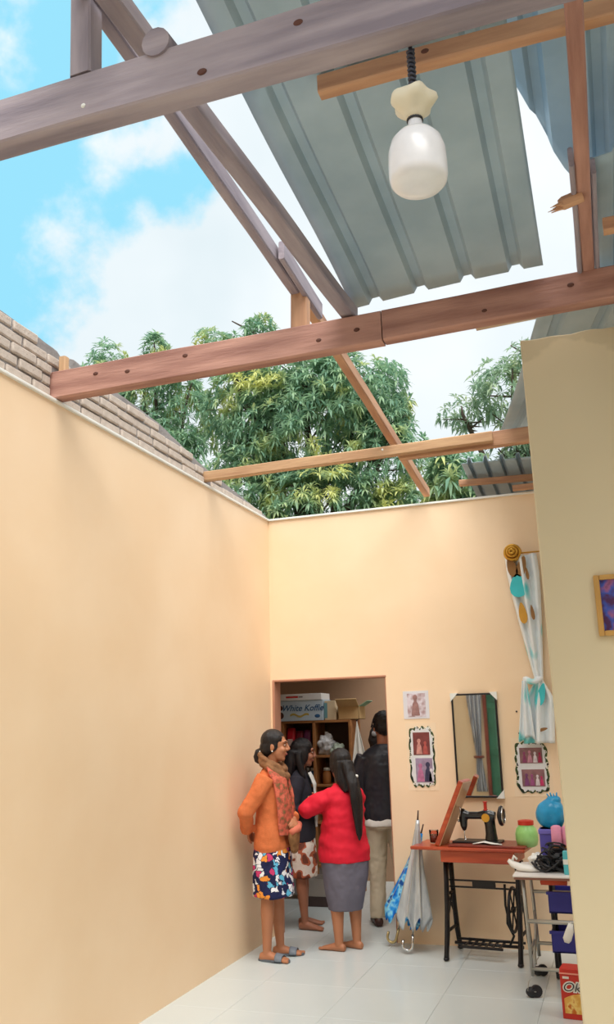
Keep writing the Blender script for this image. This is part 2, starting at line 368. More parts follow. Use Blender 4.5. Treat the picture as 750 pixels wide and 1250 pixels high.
# snapped piece of batten with splinters
sp_ = thing('broken_batten', 'snapped orange batten with splintered end left of the right rafter', 'batten', (.05, 3.3, 3.66))
b_ = MB().tube([(.03, 0, .03), (-.045, 0, .012), (-.06, 0, .008)], [(.025, .03), (.025, .03), (.02, .022)], 8)
for k in range(7):
    yy = random.uniform(-.02, .02); zz = random.uniform(-.02, .02)
    b_.tube([(-.05, yy, zz), (-.085-random.random()*.025, yy*1.2, zz-.01)], [.006, .001], 5)
b_.build('splinters', WOOD_O, sp_)
timber('batten', 'pinkish plank stub seen just under the spliced beam in the sky', (-.6, 5.2, 4.10), (.3, 5.2, 4.13), .05, .05, WOOD_P, 'plank')
# ------------------------------------------------------------------ zinc sheets
def zinc(name, label, fn, width, length, pitch=.235, nv=24, cut=None, m=ZINC, h=.03):
    """ribbed sheet: fn(u metres across, v metres along, h rib height) -> point"""
    us = []; x = 0
    while x < width+1e-6:
        us += [(x, 0)]
        if x+pitch*.5 < width: us += [(x+pitch*.36, 0), (x+pitch*.44, h), (x+pitch*.60, h), (x+pitch*.68, 0)]
        x += pitch
    us = [q for a, b_ in zip(us, us[1:]) for q in (a, ((a[0]+b_[0])/2, (a[1]+b_[1])/2))]+[us[-1]]
    if us[-1][0] < width: us.append((width, 0))
    vs = []; fs = []; nu = len(us)
    for j in range(nv+1):
        for (u, hh) in us: vs.append(Vector(fn(u, length*j/nv, hh)))
    for j in range(nv):
        for i in range(nu-1):
            if cut and cut((us[i][0]+us[i+1][0])/2, length*(j+.5)/nv): continue
            fs.append((j*nu+i, j*nu+i+1, (j+1)*nu+i+1, (j+1)*nu+i))
    mb = MB(); mb.add(vs, fs); o = mb.build(name, m, solid=.003, smooth=True, auto=25); return tag(o, label, 'roof sheet', 'loose zinc roof sheets')
def shA(u, v, h):
    return (-1.07+u+.006*v*0-.02*v*(1-u), 3.96-v, 3.725+.045*u+.185*v+h+.012*math.sin(v*4+u*3))
zinc('zinc_sheet', 'ribbed zinc sheet hanging over the middle of the room behind the bulb', shA, .955, 2.75, cut=lambda u, v: u < .08 and 1.42 < v < 1.50)
def shB(u, v, h):
    v0 = .02+.80*max(0, 1-u/.27)**1.3+.02*math.sin(u*23); w = v0+(2.6-v0)*v/2.6
    return (-.17+u, 3.80-w, 4.06+.11*w+h-.05*max(0, .5-w)**2*8*max(0, .4-u))
zinc('zinc_sheet', 'torn dark zinc sheet above the right edge rafter with curled corner', shB, 1.4, 2.6)
def shC(u, v, h):
    t = v/2.9
    return (-.15-.62*t+u, 4.2+v, 3.70+.14*t+h+.10*math.sin(u*2.2)*t-.05*math.sin(t*3.1))
zinc('zinc_sheet', 'pale zinc sheet sagging from partition top to back wall behind the partition', shC, 1.5, 2.75)
def shD(u, v, h):
    return (-1.0+u, 6.88+v, 3.70-.02*u-.10*v+h*1.3)
zinc('zinc_sheet', 'short wavy zinc sheet resting on the back wall top at right', shD, 1.9, 1.3, pitch=.13, h=.035)
def shE(u, v, h):
    return (.12+u, 3.2+v, 3.78+.03*v+h+.12*u)
zinc('zinc_sheet', 'shaded zinc sheet over the partition at the right picture edge', shE, 1.6, 2.0)
timber('wall_plate', 'brown plank lying along the back wall top under the wavy zinc', (-1.07, 7.18, 3.615), (1.2, 7.16, 3.55), .06, .05, WOOD_O, 'plank')
timber('batten', 'short orange timber stub on the back wall beside the partition', (-.62, 7.05, 3.488), (.5, 7.06, 3.488), .05, .045, WOOD_O, 'plank')
# ------------------------------------------------------------------ bulb
lamp = thing('hanging_bulb', 'large white bulb in a wavy cream holder hanging from the top beam', 'lamp', (-.353, 2.03, 3.46))
cx = [Vector((.004*math.cos(k*.9)*2.2, .004*math.sin(k*.9)*2.2, .0-k*.0021)) for k in range(70)]
MB().tube(cx, .0045, 6).build('coiled_cord', mat('dark_cord', (62, 66, 82), .5), lamp, smooth=True)
MB().tube([(0, 0, .01), (0, 0, -.15)], .006, 8).build('cable', MATS['dark_cord'], lamp, smooth=True)
hb = MB(); rings = []
for i, (r, z) in enumerate([(.012, -.135), (.04, -.14), (.058, -.155), (.060, -.172), (.05, -.187), (.036, -.20), (.026, -.215), (.022, -.225)]):
    wv = [.0, .04, .10, .12, .06, .02, 0, 0][i]
    rings.append([Vector((r*(1+wv*math.cos(5*a))*math.cos(a), r*(1+wv*math.cos(5*a))*math.sin(a), z+.006*wv*8*math.sin(5*a))) for a in [k*2*math.pi/40 for k in range(40)]])
tilt = Matrix.Rotation(R(-4), 4, 'Y')
hold = hb.loft(rings).build('lamp_holder', mat('cream_plastic', (232, 224, 200), .45, var=.06), lamp, smooth=True)
MB().lathe([(.0225, -.222), (.0225, -.229)], n=20).build('rubber_ring', RUBBER, lamp)
MB().lathe([(.019, -.226), (.020, -.25), (.03, -.262), (.052, -.275), (.068, -.295), (.0765, -.325), (.078, -.36), (.078, -.40), (.074, -.417), (.064, -.428), (.03, -.434), (.004, -.435)], n=36).build('bulb', mat('bulb_white', (236, 236, 240), .25, var=.08, scale=14, spec=.6), lamp, smooth=True)
# ------------------------------------------------------------------ things on the back wall
def wallthing(name, label, cat, x, z, rz=0): return thing(name, label, cat, (x, YB, z), rz)
m_ = wallthing('wall_mirror', 'tall rectangular mirror in black frame with white corner guards', 'mirror', -1.065, 1.465)
MW, MH = .178, .395
MIRR = bpy.data.materials.new('mirror_glass'); MIRR.use_nodes = True
bb = MIRR.node_tree.nodes['Principled BSDF']; bb.inputs['Metallic'].default_value = 1; bb.inputs['Roughness'].default_value = .02; bb.inputs['Base Color'].default_value = (.86, .9, .88, 1)
MB().box(-MW+.008, MW-.008, -.022, -.006, -MH+.008, MH-.008).build('mirror_pane', MIRR, m_)
for a in (((-MW+.014, MW-.014), (MH-.014, MH)), ((-MW+.014, MW-.014), (-MH, -MH+.014)), ((-MW, -MW+.014), (-MH, MH)), ((MW-.014, MW), (-MH, MH))):
    MB().box(a[0][0], a[0][1], -.032, -.001, a[1][0], a[1][1]).build('frame_rail', IRON, m_, bevel=.004)
for sx in (-1, 1):
    for sz in (-1, 1):
        g = MB(); P = [Vector((sx*(MW+.006), y, sz*(MH+.006))) for y in (-.036, 0)]
        Q = [Vector((sx*(MW-.055), y, sz*(MH+.006))) for y in (-.036, 0)]; S = [Vector((sx*(MW+.006), y, sz*(MH-.06))) for y in (-.036, 0)]
        g.add(P+Q+S, [(0, 2, 4), (1, 5, 3), (0, 1, 3, 2), (2, 3, 5, 4), (4, 5, 1, 0)]); g.build('corner_guard', WHITE, m_)
# small photo
p_ = wallthing('photo_print', 'small white photo print taped above the narrow collage left of mirror', 'photo', -1.535, 1.787)
MB().box(-.105, .105, -.004, 0, -.11, .11).build('paper', mat('photo_paper', (228, 226, 232), .4, var=.06, scale=9), p_)
MB().box(-.072, .078, -.006, -.004, -.095, .09).build('print', ramp_mat('photo_pale', 'noise', [(0, (196, 170, 176)), (.45, (226, 216, 224)), (.6, (178, 150, 152))], scale=14, const=False), p_)
def fig(parent, x, z, h, c, name='printed_figure', y=-.0085):
    g = MB(); g.surf(lambda u, v: (x+(u-.5)*h*.42*(1-.45*v)*(1 if v < .8 else .6), y, z+v*h*.75), 4, 8); g.ell((x, y, z+h*.86), (h*.12, .0008, h*.14), 12, 6)
    return g.build(name, mat('print_%d_%d_%d' % c, c, .5, var=.3, scale=30), parent)
fig(p_, -.005, -.085, .165, (172, 130, 126))
# two collages with scalloped black-green border
LEAFY = ramp_mat('leaf_border', 'noise', [(0, (38, 48, 36)), (.42, (70, 84, 48)), (.55, (232, 228, 214)), (.62, (48, 44, 40))], scale=26)
def collage(label, x, z, w, h, pics, rz=0):
    t = wallthing('photo_collage', label, 'photo', x, z, rz); t['group'] = 'photo collages on the back wall'
    MB().box(-w/2-.022, w/2+.022, -.002, 0, -h/2-.03, h/2+.03).build('plastic_sleeve', mat('clear_sleeve', (250, 224, 192), .2, var=.03), t)
    n = 96; pts = []
    for k in range(n):
        a = k*2*math.pi/n; c, s = math.cos(a), math.sin(a); q = (abs(c)**6+abs(s)**6)**(-1/6); q *= 1+.035*math.sin(a*14)
        pts.append(Vector((w/2*q*c, 0, h/2*q*s)))
    MB().loft([[p+Vector((0, -.006, 0)) for p in pts], [p for p in pts]]).build('border', LEAFY, t)
    n2 = [Vector((p.x*.86, 0, p.z*.93))*(1+.03*math.sin(i*1.7)) for i, p in enumerate(pts)]
    MB().loft([[p+Vector((0, -.0075, 0)) for p in n2], [p+Vector((0, -.004, 0)) for p in n2]]).build('mount', mat('pale_mount', (226, 226, 228), .5, var=.08, scale=20), t)
    for (px, pz, pw, ph, bgc, figs) in pics:
        MB().box(px-pw/2, px+pw/2, -.0095, -.007, pz-ph/2, pz+ph/2).build('picture', mat('pic_%d_%d_%d' % bgc, bgc, .4, var=.35, scale=18), t)
        for (fx, fh, fc) in figs: fig(t, px+fx, pz-ph/2+.006, fh, fc, 'printed_figure', -.0105)
collage('tall narrow photo collage with leafy border between doorway and mirror', -1.508, 1.382, .205, .46,
        [(.0, .1, .135, .175, (132, 66, 66), [(-.02, .12, (214, 150, 140)), (.03, .10, (190, 90, 84))]), (.012, -.105, .135, .185, (170, 150, 178), [(-.03, .14, (198, 120, 160)), (.03, .15, (60, 58, 90)), (.055, .10, (226, 220, 228))])])
collage('squarish two-picture photo collage with leafy border right of mirror', -.66, 1.293, .245, .375,
        [(0, .085, .17, .115, (150, 108, 110), [(-.05, .08, (150, 70, 110)), (-.01, .09, (214, 150, 170)), (.03, .08, (230, 220, 226)), (.065, .075, (180, 50, 90))]),
         (.005, -.08, .17, .125, (156, 112, 116), [(-.05, .09, (130, 70, 120)), (-.01, .085, (170, 90, 140)), (.03, .08, (236, 222, 226)), (.06, .07, (206, 60, 110))])])
# curtain on a rod with a gold finial
cu = wallthing('curtain', 'white tied curtain with turquoise and gold flowers hanging beside the partition', 'curtain', -.62, 2.93)
CURT = ramp_mat('curtain_print', 'noise', [(0, (88, 200, 205)), (.29, (120, 214, 216)), (.36, (232, 238, 240)), (.64, (236, 240, 242)), (.70, (206, 168, 84)), (.76, (150, 112, 62))], scale=5.5, const=False, stretch=(1, 1, .6), detail=1.0)
def cur(u, v):
    z = -1.46*v
    if v < .68: w = .125-.095*max(0, (v-.1)/.58)**1.2; x0 = .015+.06*(v/.68)
    else: w = .03+.085*min(1, (v-.68)/.10); x0 = .075-.04*(v-.68)/.32
    a = (u-.5)*2
    y = -.06-.028*math.cos(a*math.pi*2.5)*(w/.105)-.03*(1-a*a)*(1 if v < .68 else 1.2)
    return (x0+a*w, y, z-.02*math.cos(a*7)*max(0, v-.9))
MB().surf(cur, 40, 60).build('cloth', CURT, cu, smooth=True, solid=.004)
MB().tube([(.03+.05*math.cos(k*math.pi/8), -.075+.045*math.sin(k*math.pi/8), -.99+.012*math.cos(k*math.pi/8*2)) for k in range(16)], [(.03, .022)]*16, 8, closed=True).build('tie_knot', CURT, cu, smooth=True)
MB().surf(lambda u, v: (-.03+(u-.5)*(.035+.09*v)-.02*v, -.125-.018*math.cos(u*11+1)*(.3+v)+.02*v, -.99-.44*v-.02*math.cos(u*5)*v), 24, 20).build('tie_end', CURT, cu, smooth=True, solid=.004)
rod = MB().tube([(-.03, -.05, .02), (.9, -.05, .02)], .006, 8).build('rod', GOLD, cu, smooth=True)
fin = MB().lathe([(.002, -.05), (.018, -.048), (.03, -.035), (.036, -.015), (.052, -.008), (.056, 0), (.05, .01), (.02, .016)], n=24, M=Matrix.Rotation(R(90), 3, 'X')@Matrix.Rotation(0, 3, 'Z')).build('finial', GOLD, cu, smooth=True)
fin.scale = (1.3, 1.3, 1.3); fin.location = (-.04, -.11, .015); fin.rotation_euler = (R(180), 0, 0)
for rr, yy in ((.058, -.135), (.036, -.165), (.016, -.18)): MB().tube([(-.04+rr*math.cos(k*math.pi/12), yy, .015+rr*math.sin(k*math.pi/12)) for k in range(24)], .011, 8, closed=True).build('finial_ring', GOLD, cu, smooth=True)
MB().tube([(-.005, 0, .02), (-.005, -.055, .02)], .008, 8).build('bracket', GOLD, cu, smooth=True)
FLW = mat('flower_brown', (150, 108, 62), .7, var=.2); TUR = mat('flower_turquoise', (70, 200, 208), .7, var=.12); YEL = mat('flower_gold', (214, 158, 58), .7, var=.15)
def patch(parent, m, cx_, cz_, pts):
    g = MB(); g.add([(x, -.001, z) for x, z in pts]+[(x, .001, z) for x, z in pts], [tuple(range(len(pts))), tuple(range(2*len(pts)-1, len(pts)-1, -1))]+[(i, (i+1) % len(pts), (i+1) % len(pts)+len(pts), i+len(pts)) for i in range(len(pts))])
    o = g.build('printed_flower', m, parent); o.location = (cx_, -.118, cz_); return o
def leafpts(w, h, ang=0, n=14):
    P = []
    for k in range(n):
        a = k*2*math.pi/n; x = w*math.sin(a)*(1-.35*math.cos(a)); z = h*math.cos(a); P.append((x*math.cos(ang)-z*math.sin(ang), x*math.sin(ang)+z*math.cos(ang)))
    return P
for m2, x, z, w, h, a in ((FLW, -.055, -.10, .036, .085, .25), (FLW, .022, -.10, .036, .085, -.3), (TUR, -.018, -.25, .062, .095, 0), (YEL, .0, -.47, .03, .085, .1), (FLW, .075, -.47, .014, .06, .1), (FLW, .06, -.16, .012, .05, .1), (TUR, .085, -1.1, .03, .09, -.3), (FLW, .07, -1.36, .04, .012, .3)):
    patch(cu, m2, x, z, leafpts(w, h, a))
# gold framed picture on the partition
pf = thing('framed_picture', 'gold framed dark purple picture on the tan partition wall', 'picture', (.075, 4.06, 2.13), R(0))
for a in ((-.115, -.09, -.135, .135), (.09, .115, -.135, .135), (-.09, .09, -.135, -.112), (-.09, .09, .112, .135)):
    MB().box(a[0], a[1], -.022, 0, a[2], a[3]).build('frame_rail', mat('gilt_wood', (198, 152, 84), .4, .1, var=.2), pf, bevel=.005)
MB().box(-.092, .092, -.008, -.002, -.115, .115).build('picture', ramp_mat('dark_picture', 'noise', [(0, (40, 30, 60)), (.4, (78, 44, 84)), (.5, (60, 84, 170)), (.62, (150, 90, 130)), (.7, (50, 40, 60))], scale=16, const=False), pf)
for k, (x, z) in enumerate(((-.742, 1.71), (-.735, 1.545))):
    tag(MB().lathe([(.007, 0), (.007, .006), (.002, .01)], (0, 0, 0), 8, Matrix.Rotation(R(90), 3, 'X')).build('nail', IRON, None, loc=(x, YB, z)), ['upper dark nail in the back wall beside the curtain', 'lower dark nail in the back wall above the squarish collage'][k], 'nail')
# ------------------------------------------------------------------ treadle sewing table
st = thing('sewing_table', 'red-brown treadle sewing table on black iron stand against the back wall', 'table', (-1.05, 6.83, 0), R(-6))
MB().box(-.48, .36, -.2, .2, .738, .762).build('table_top', TABLEWOOD, st, bevel=.008)
MB().box(-.2, .36, -.17, .15, .762, .778).build('bed_board', mat('dark_red_board', (150, 62, 48), .3, var=.2, c2=(120, 50, 40)), st, bevel=.005)
MB().box(-.26, .28, -.17, .17, .655, .738).build('apron', TABLEWOOD, st, bevel=.006)
# raised lid board hinged on the left
ang = R(25); lidM = Matrix.Translation((-.285, 0, .765))@Matrix.Rotation(ang, 4, 'Y')
MB().box(-.02, .016, -.16, .09, 0, .50, lidM).build('lid_board', TABLEWOOD, st, bevel=.007)
MB().box(.0162, .020, -.157, .087, .006, .496, lidM).build('inner_face', mat('pale_inner_wood', (206, 164, 124), .3, var=.12), st)
for yy in (-.12, .05): MB().box(-.02, .02, yy-.02, yy+.02, -.008, .03, lidM).build('hinge', GOLD, st, bevel=.003)
def side(x, name):
    g = MB()
    for sy in (-1, 1):
        g.tube([(x, sy*.06, .65), (x, sy*.075, .5), (x, sy*.10, .3), (x, sy*.13, .16), (x, sy*.17, .05), (x, sy*.185, .012)], [(.02, .03), (.018, .028), (.018, .028), (.019, .032), (.018, .024), (.02, .018)], 8)
        g.ell((x, sy*.185, .014), (.022, .028, .014), 10, 6)
    for z, w in ((.63, .07), (.42, .085), (.18, .12)): g.tube([(x, -w, z), (x, w, z)], .011, 8)
    g.tube([(x, -.08, .45), (x, .1, .25)], .008, 6); g.tube([(x, .08, .45), (x, -.1, .25)], .008, 6)
    return g.build(name, IRON, st, smooth=True)
side(-.255, 'iron_side_frame'); side(.27, 'iron_side_frame')
MB().box(-.255, .27, -.012, .0, .505, .517).box(-.255, .27, -.012, .0, .46, .472).box(-.08, .09, -.016, .004, .462, .516).build('cross_brace', IRON, st, bevel=.003)
MB().tube([(-.24, .0, .085), (.26, .0, .085)], .011, 8).tube([(-.24, .06, .1), (.26, .06, .1)], .009, 8).build('foot_rail', IRON, st, smooth=True)
pd = MB()
for k in range(6): pd.box(-.15+k*.05, -.135+k*.05, -.12, .11, .082, .094)
pd.box(-.17, .14, -.13, -.112, .08, .098).box(-.17, .14, .1, .118, .08, .098).build('treadle_pedal', IRON, st, bevel=.003)
wh = MB(); wm = Matrix.Rotation(R(90), 3, 'Y')
ctr = Vector((.205, -.0, .33))
wh.tube([ctr+wm@Vector((.145*math.cos(k*math.pi/16), .145*math.sin(k*math.pi/16), 0)) for k in range(32)], .011, 8, closed=True)
for k in range(6): wh.tube([ctr, ctr+Vector((0, .14*math.cos(k*math.pi/3), .14*math.sin(k*math.pi/3)))], .006, 6)
wh.ell(ctr, (.02, .025, .025), 10, 6); wh.build('flywheel', IRON, st, smooth=True)
MB().tube([(.16, -.02, .5), (.155, -.02, .36), (.165, -.02, .3), (.16, -.02, .24), (.2, -.02, .16), (.17, -.02, .1)], .009, 8).tube([(.2, 0, .33), (.165, -.01, .3)], .007, 6).build('pitman_rod', IRON, st, smooth=True)
MB().tube([(.295, -.03, .66), (.235, -.01, .47)], .003, 5).build('drive_belt', RUBBER, st)
# machine head (lifts away: own thing)
sm = thing('sewing_machine', 'black iron sewing machine head with red spool and handwheel on the table', 'sewing machine', (-1.05, 6.83, .778), R(-6))
g = MB()
g.box(-.19, .16, -.085, .085, 0, .014).build('bed_plate', IRON, sm, bevel=.004)
g = MB()
g.tube([(.085, 0, .01), (.085, 0, .06), (.082, 0, .12), (.075, 0, .18), (.06, 0, .205)], [(.05, .042), (.042, .036), (.04, .034), (.045, .036), (.04, .034)], 14, flat=(0, 1, 0))
g.tube([(.125, 0, .185), (.06, 0, .195), (0, 0, .188), (-.07, 0, .187), (-.115, 0, .195), (-.13, 0, .195)], [(.036, .03), (.034, .036), (.026, .027), (.025, .027), (.034, .036), (.03, .03)], 14)
g.tube([(-.118, 0, .235), (-.118, 0, .17), (-.116, 0, .11), (-.114, 0, .08)], [(.012, .012), (.034, .028), (.026, .022), (.012, .012)], 12)
g.remesh('machine_body', mat('black_gloss', (30, 32, 34), .22, .1, var=.2, spec=.6), sm, .005, 3)
MB().tube([(-.115, 0, .08), (-.115, 0, .02)], .0035, 6).tube([(-.115, 0, .04), (-.105, -.012, .016), (-.13, -.02, .014)], .004, 6).build('needle_bar', CHROME, sm, smooth=True)
MB().tube([(-.135, -.02, .25), (-.13, -.02, .18)], .005, 6).ell((-.15, -.02, .15), .01, 8, 6).build('take_up_lever', CHROME, sm, smooth=True)
hw = MB().lathe([(.012, -.03), (.03, -.026), (.066, -.012), (.072, 0), (.066, .012), (.03, .01), (.012, .014)], n=28, M=Matrix.Rotation(R(90), 3, 'Y')).build('handwheel', mat('handwheel_black', (36, 34, 36), .3, .2), sm, smooth=True); hw.location = (.17, 0, .188)
MB().tube([(.178+0, .0, .188+0) if False else (.184, .058*math.cos(k*math.pi/14), .188+.058*math.sin(k*math.pi/14)) for k in range(28)], .006, 6, closed=True).build('chrome_rim', CHROME, sm, smooth=True)
MB().lathe([(.017, .0), (.017, .006), (.012, .007), (.0125, .055), (.017, .056), (.017, .062)], (.055, 0, .225), 14).build('thread_spool', mat('red_thread', (196, 50, 34), .6, var=.2, scale=60), sm, smooth=True, auto=40)
MB().lathe([(.014, -.004), (.03, -.003), (.03, .003), (.014, .004)], (.06, -.038, .175), 16, Matrix.Rotation(R(90), 3, 'X')).build('badge', GOLD, sm)
MB().tube([(-.02, -.14, .006), (.06, -.12, .02), (.13, -.14, .012), (.19, -.13, .006)], [(.02, .003), (.03, .004), (.025, .003), (.012, .002)], 8).build('paper_strip', WHITE, sm, smooth=True)
# glass of coffee
gl = thing('drinking_glass', 'small glass of dark drink on left leaf of sewing table', 'glass', (-1.40, 6.86, .762))
mat('clear_glass', (245, 245, 245), .03, trans=1, var=0).node_tree.nodes['Principled BSDF'].inputs['IOR'].default_value = 1.12
MB().lathe([(.028, 0), (.03, .004), (.036, .095), (.034, .095), (.028, .006), (.002, .006)], n=20).build('glass', mat('clear_glass', (245, 245, 245), .03, trans=1, var=0), gl, smooth=True)
MB().lathe([(.002, .0065), (.0275, .0065), (.031, .05), (.002, .05)], n=20).build('dark_drink', mat('coffee', (110, 44, 30), .15), gl, smooth=True)
# green jar with red lid
jr = thing('plastic_jar', 'round pale green plastic jar with red lid behind the trolley', 'jar', (-.705, 6.76, .762))
MB().lathe([(.05, 0), (.07, .012), (.08, .05), (.08, .09), (.07, .125), (.054, .142), (.052, .168)], n=28).build('jar_body', mat('green_jar', (170, 220, 140), .3, var=.12, scale=9, c2=(140, 196, 110)), jr, smooth=True)
MB().lathe([(.056, .150), (.056, .178), (.04, .182), (.003, .182)], n=28).build('lid', mat('red_lid', (206, 56, 40), .4), jr, smooth=True, auto=40)
# ------------------------------------------------------------------ umbrellas leaning tip-up
def umbrella(label, loc, lean, cm, rmax, length, hookm, seed, gather):
    t = thing('umbrella', label, 'umbrella', loc, 0, 'umbrellas beside the doorway'); t.rotation_euler = lean
    MB().tube([(0, 0, .09), (0, 0, length)], .006, 8).build('shaft', STEEL, t, smooth=True)
    hk = [(0, 0, .12), (0, 0, .06)]+[(-.035+.035*math.cos(a), 0, .045-.035*math.sin(a)) for a in [k*math.pi/8 for k in range(0, 9)]]+[(-.07, 0, .075)]
    MB().tube(hk, .010, 10).build('hook_handle', hookm, t, smooth=True)
    MB().tube([(0, 0, length-.01), (0, 0, length+.07)], [.007, .005], 8).build('ferrule', mat('dark_tip', (70, 44, 34), .5), t, smooth=True)
    def cl(u, v):
        a = u*2*math.pi; r = .012+(rmax-.012)*v**1.15
        w = 1+gather*v*math.cos(8*a+seed)+.10*v*math.sin(3*a+seed)
        return (r*w*math.cos(a), r*w*math.sin(a)*.62, length-(length-.2)*v+.05*v*v*math.cos(8*a+seed+.4))
    MB().surf(cl, 96, 20).build('canopy', cm, t, smooth=True, solid=.003)
    for k in range(8):
        a = (k*2*math.pi-seed)/8; MB().tube([cl(a/(2*math.pi), v)for v in (.1, .5, 1.0)], .0025, 5).build('rib', STEEL, t)
    MB().tube([cl(u/48, .86) if False else (Vector(cl(u/48, .84))*1.0) for u in range(48)], .004, 5, closed=True).build('strap', cm, t)
    return t
SILV = mat('silver_canopy', (202, 206, 208), .35, .35, var=.18, scale=9, c2=(170, 176, 182), stretch=(3, 3, .6))
BLUE = ramp_mat('blue_canopy', 'noise', [(0, (16, 60, 120)), (.42, (20, 96, 190)), (.52, (40, 150, 225)), (.6, (150, 215, 235)), (.66, (24, 80, 150))], scale=13, const=False)
umbrella('blue patterned umbrella behind the silver one beside the doorway', (-1.775, 6.985, .012), (R(-2), R(17), R(-3)), BLUE, .135, .84, mat('brass_hook', (190, 170, 120), .3, .6), .5, .13)
umbrella('silver folded umbrella with chrome hook leaning beside sewing table', (-1.60, 6.80, .012), (R(-3), R(5.5), R(6)), SILV, .115, .92, CHROME, 2.1, .18)
# ------------------------------------------------------------------ trolley table and what lies on it
ct = thing('trolley_table', 'grey steel tube trolley table with white edged top in front of the partition gap', 'trolley', (-.66, 5.95, 0))
MB().box(-.06, .62, -.02, .52, .675, .69).build('table_top', mat('brown_board', (150, 104, 88), .5, var=.1), ct, bevel=.003)
MB().box(-.066, .626, -.028, .528, .69, .702).build('top_edge', mat('white_laminate', (232, 226, 222), .4, var=.04), ct, bevel=.004)
for (x, y) in ((0, .02), (.56, .02), (0, .5), (.56, .5)):
    lgm = MB().tube([(x-.012, y, .675), (x-.002, y, .4), (x+.005, y, .12)], .011, 8).build('leg', STEEL, ct, smooth=True)
    cs = MB().lathe([(.008, -.012), (.034, -.012), (.036, 0), (.034, .012), (.008, .012)], (0, 0, 0), 16, Matrix.Rotation(R(90), 3, 'X')).build('caster_wheel', RUBBER, ct, smooth=True, auto=40); cs.location = (x+.02, y, .036); cs.rotation_euler = (0, 0, R(25))
    MB().tube([(x+.004, y-.02, .12), (x-.02, y-.02, .09), (x-.03, y-.02, .04), (x+.02, y-.02, .036)], [(.006, .003)]*4, 6).build('caster_fork', STEEL, ct, smooth=True)
    MB().ell((x-.01, y-.005, .03), (.035, .025, .03), 12, 8).build('caster_cover', RUBBER, ct, smooth=True)
for z in (.43, .16): MB().tube([(0, .02, z), (.56, .02, z)], (.013 if z > .3 else .011), 8).build('front_rail', STEEL, ct, smooth=True)
for z in (.52, .20): MB().tube([(0, .5, z), (.56, .5, z)], .011, 8).build('back_rail', STEEL, ct, smooth=True)
for x in (0, .56): MB().tube([(x, .02, .25), (x, .5, .25)], .010, 8).build('side_rail', STEEL, ct, smooth=True)
MB().tube([(0, .5, .40), (.01, .36, .3), (-.005, .3, .17), (-.0, .28, .12)], .01, 8).build('bent_stay', STEEL, ct, smooth=True)
def on_trolley(name, label, cat, x, y, z=.702, rz=0, group=None): return thing(name, label, cat, (x, y, z), rz, group)
w_ = on_trolley('plastic_tray', 'white boat-shaped plastic piece overhanging the left trolley corner', 'tray', -.655, 6.08, .702, R(-12))
MB().tube([(-.115, 0, .062), (-.085, 0, .04), (-.03, 0, .022), (.04, 0, .018), (.09, 0, .014)], [(.008, .012), (.03, .02), (.045, .024), (.045, .02), (.012, .012)], 14, flat=(0, 0, 1)).build('shell', mat('white_plastic', (238, 236, 230), .4, var=.05), w_, smooth=True)
MB().tube([(-.085, 0, .062), (-.075, 0, .09), (-.055, 0, .07)], [.01, .008, .008], 8).build('grip', MATS['white_plastic'], w_, smooth=True)
w2 = on_trolley('cloth_scrap', 'crumpled white cloth scrap behind the boat-shaped white piece', 'cloth', -.6, 6.25, .702)
g = MB(); g.ell((0, 0, .045), (.055, .045, .045), 24, 14); g.remesh('cloth', WHITE, w2, .006, 2, lambda c: .016*mnoise.noise(c*45))
# heap of black cables and gadgets
cb = on_trolley('cable_heap', 'tangled heap of black cables on the trolley table', 'cables', -.46, 6.15, .702)
for k in range(44):
    cc = Vector((random.uniform(-.10, .10), random.uniform(-.08, .09), 0)); a0 = random.random()*6.3; r0 = random.uniform(.03, .085); tl_ = Vector((random.uniform(-.8, .8), random.uniform(-.8, .8), 1)).normalized()
    e1 = tl_.orthogonal().normalized(); e2 = tl_.cross(e1); pts = []
    zc = random.uniform(.02, .17)*(1-abs(cc.x)/.16)
    for i in range(14):
        a = a0+i*.5; p = cc+(e1*math.cos(a)+e2*math.sin(a))*r0*(1-.03*i)+Vector((0, 0, zc)); p.z = max(.008, p.z); pts.append(p)
    MB().tube(pts, random.choice((.005, .007, .009)), 6).build('cable', RUBBER, cb, smooth=True)
for k in range(5):
    M = Matrix.Translation((random.uniform(-.09, .08), random.uniform(-.06, .04), .03+.03*k*.6))@Euler((random.random(), random.random(), random.random()*3)).to_matrix().to_4x4()
    MB().box(-.035, .035, -.025, .025, -.016, .016, M).build('plug_block', RUBBER, cb, bevel=.006)
bgk = on_trolley('plastic_bag', 'bright blue plastic bag stuffed full on the back of the trolley', 'bag', -.49, 6.38, .93)
g = MB(); g.ell((0, 0, .09), (.10, .09, .10), 28, 18).ell((.02, 0, .18), (.045, .04, .03), 16, 10); g.remesh('bag_body', mat('blue_bag', (40, 160, 214), .3, var=.25, scale=8), bgk, .006, 2, lambda c: .014*mnoise.noise(Vector((c.x*16, c.y*16, c.z*7)))+.002*mnoise.noise(c*40))
for k in range(4):
    MB().tube([(.0+k*.014, 0, .19), (-.02+k*.022, .0, .225+.008*(k % 2))], [.008, .004], 6).build('knot_tail', MATS['blue_bag'], bgk, smooth=True)
pb = on_trolley('storage_box', 'purple blue box holding up the blue bag on trolley', 'box', -.50, 6.37, .702)
MB().box(-.075, .2, -.07, .08, 0, .232).build('box_body', mat('purple_box', (92, 84, 172), .5, var=.25, scale=12), pb, bevel=.008)
MB().box(-.08, .205, -.075, .085, .2, .232).build('rim', mat('purple_rim', (120, 110, 200), .5), pb, bevel=.006)
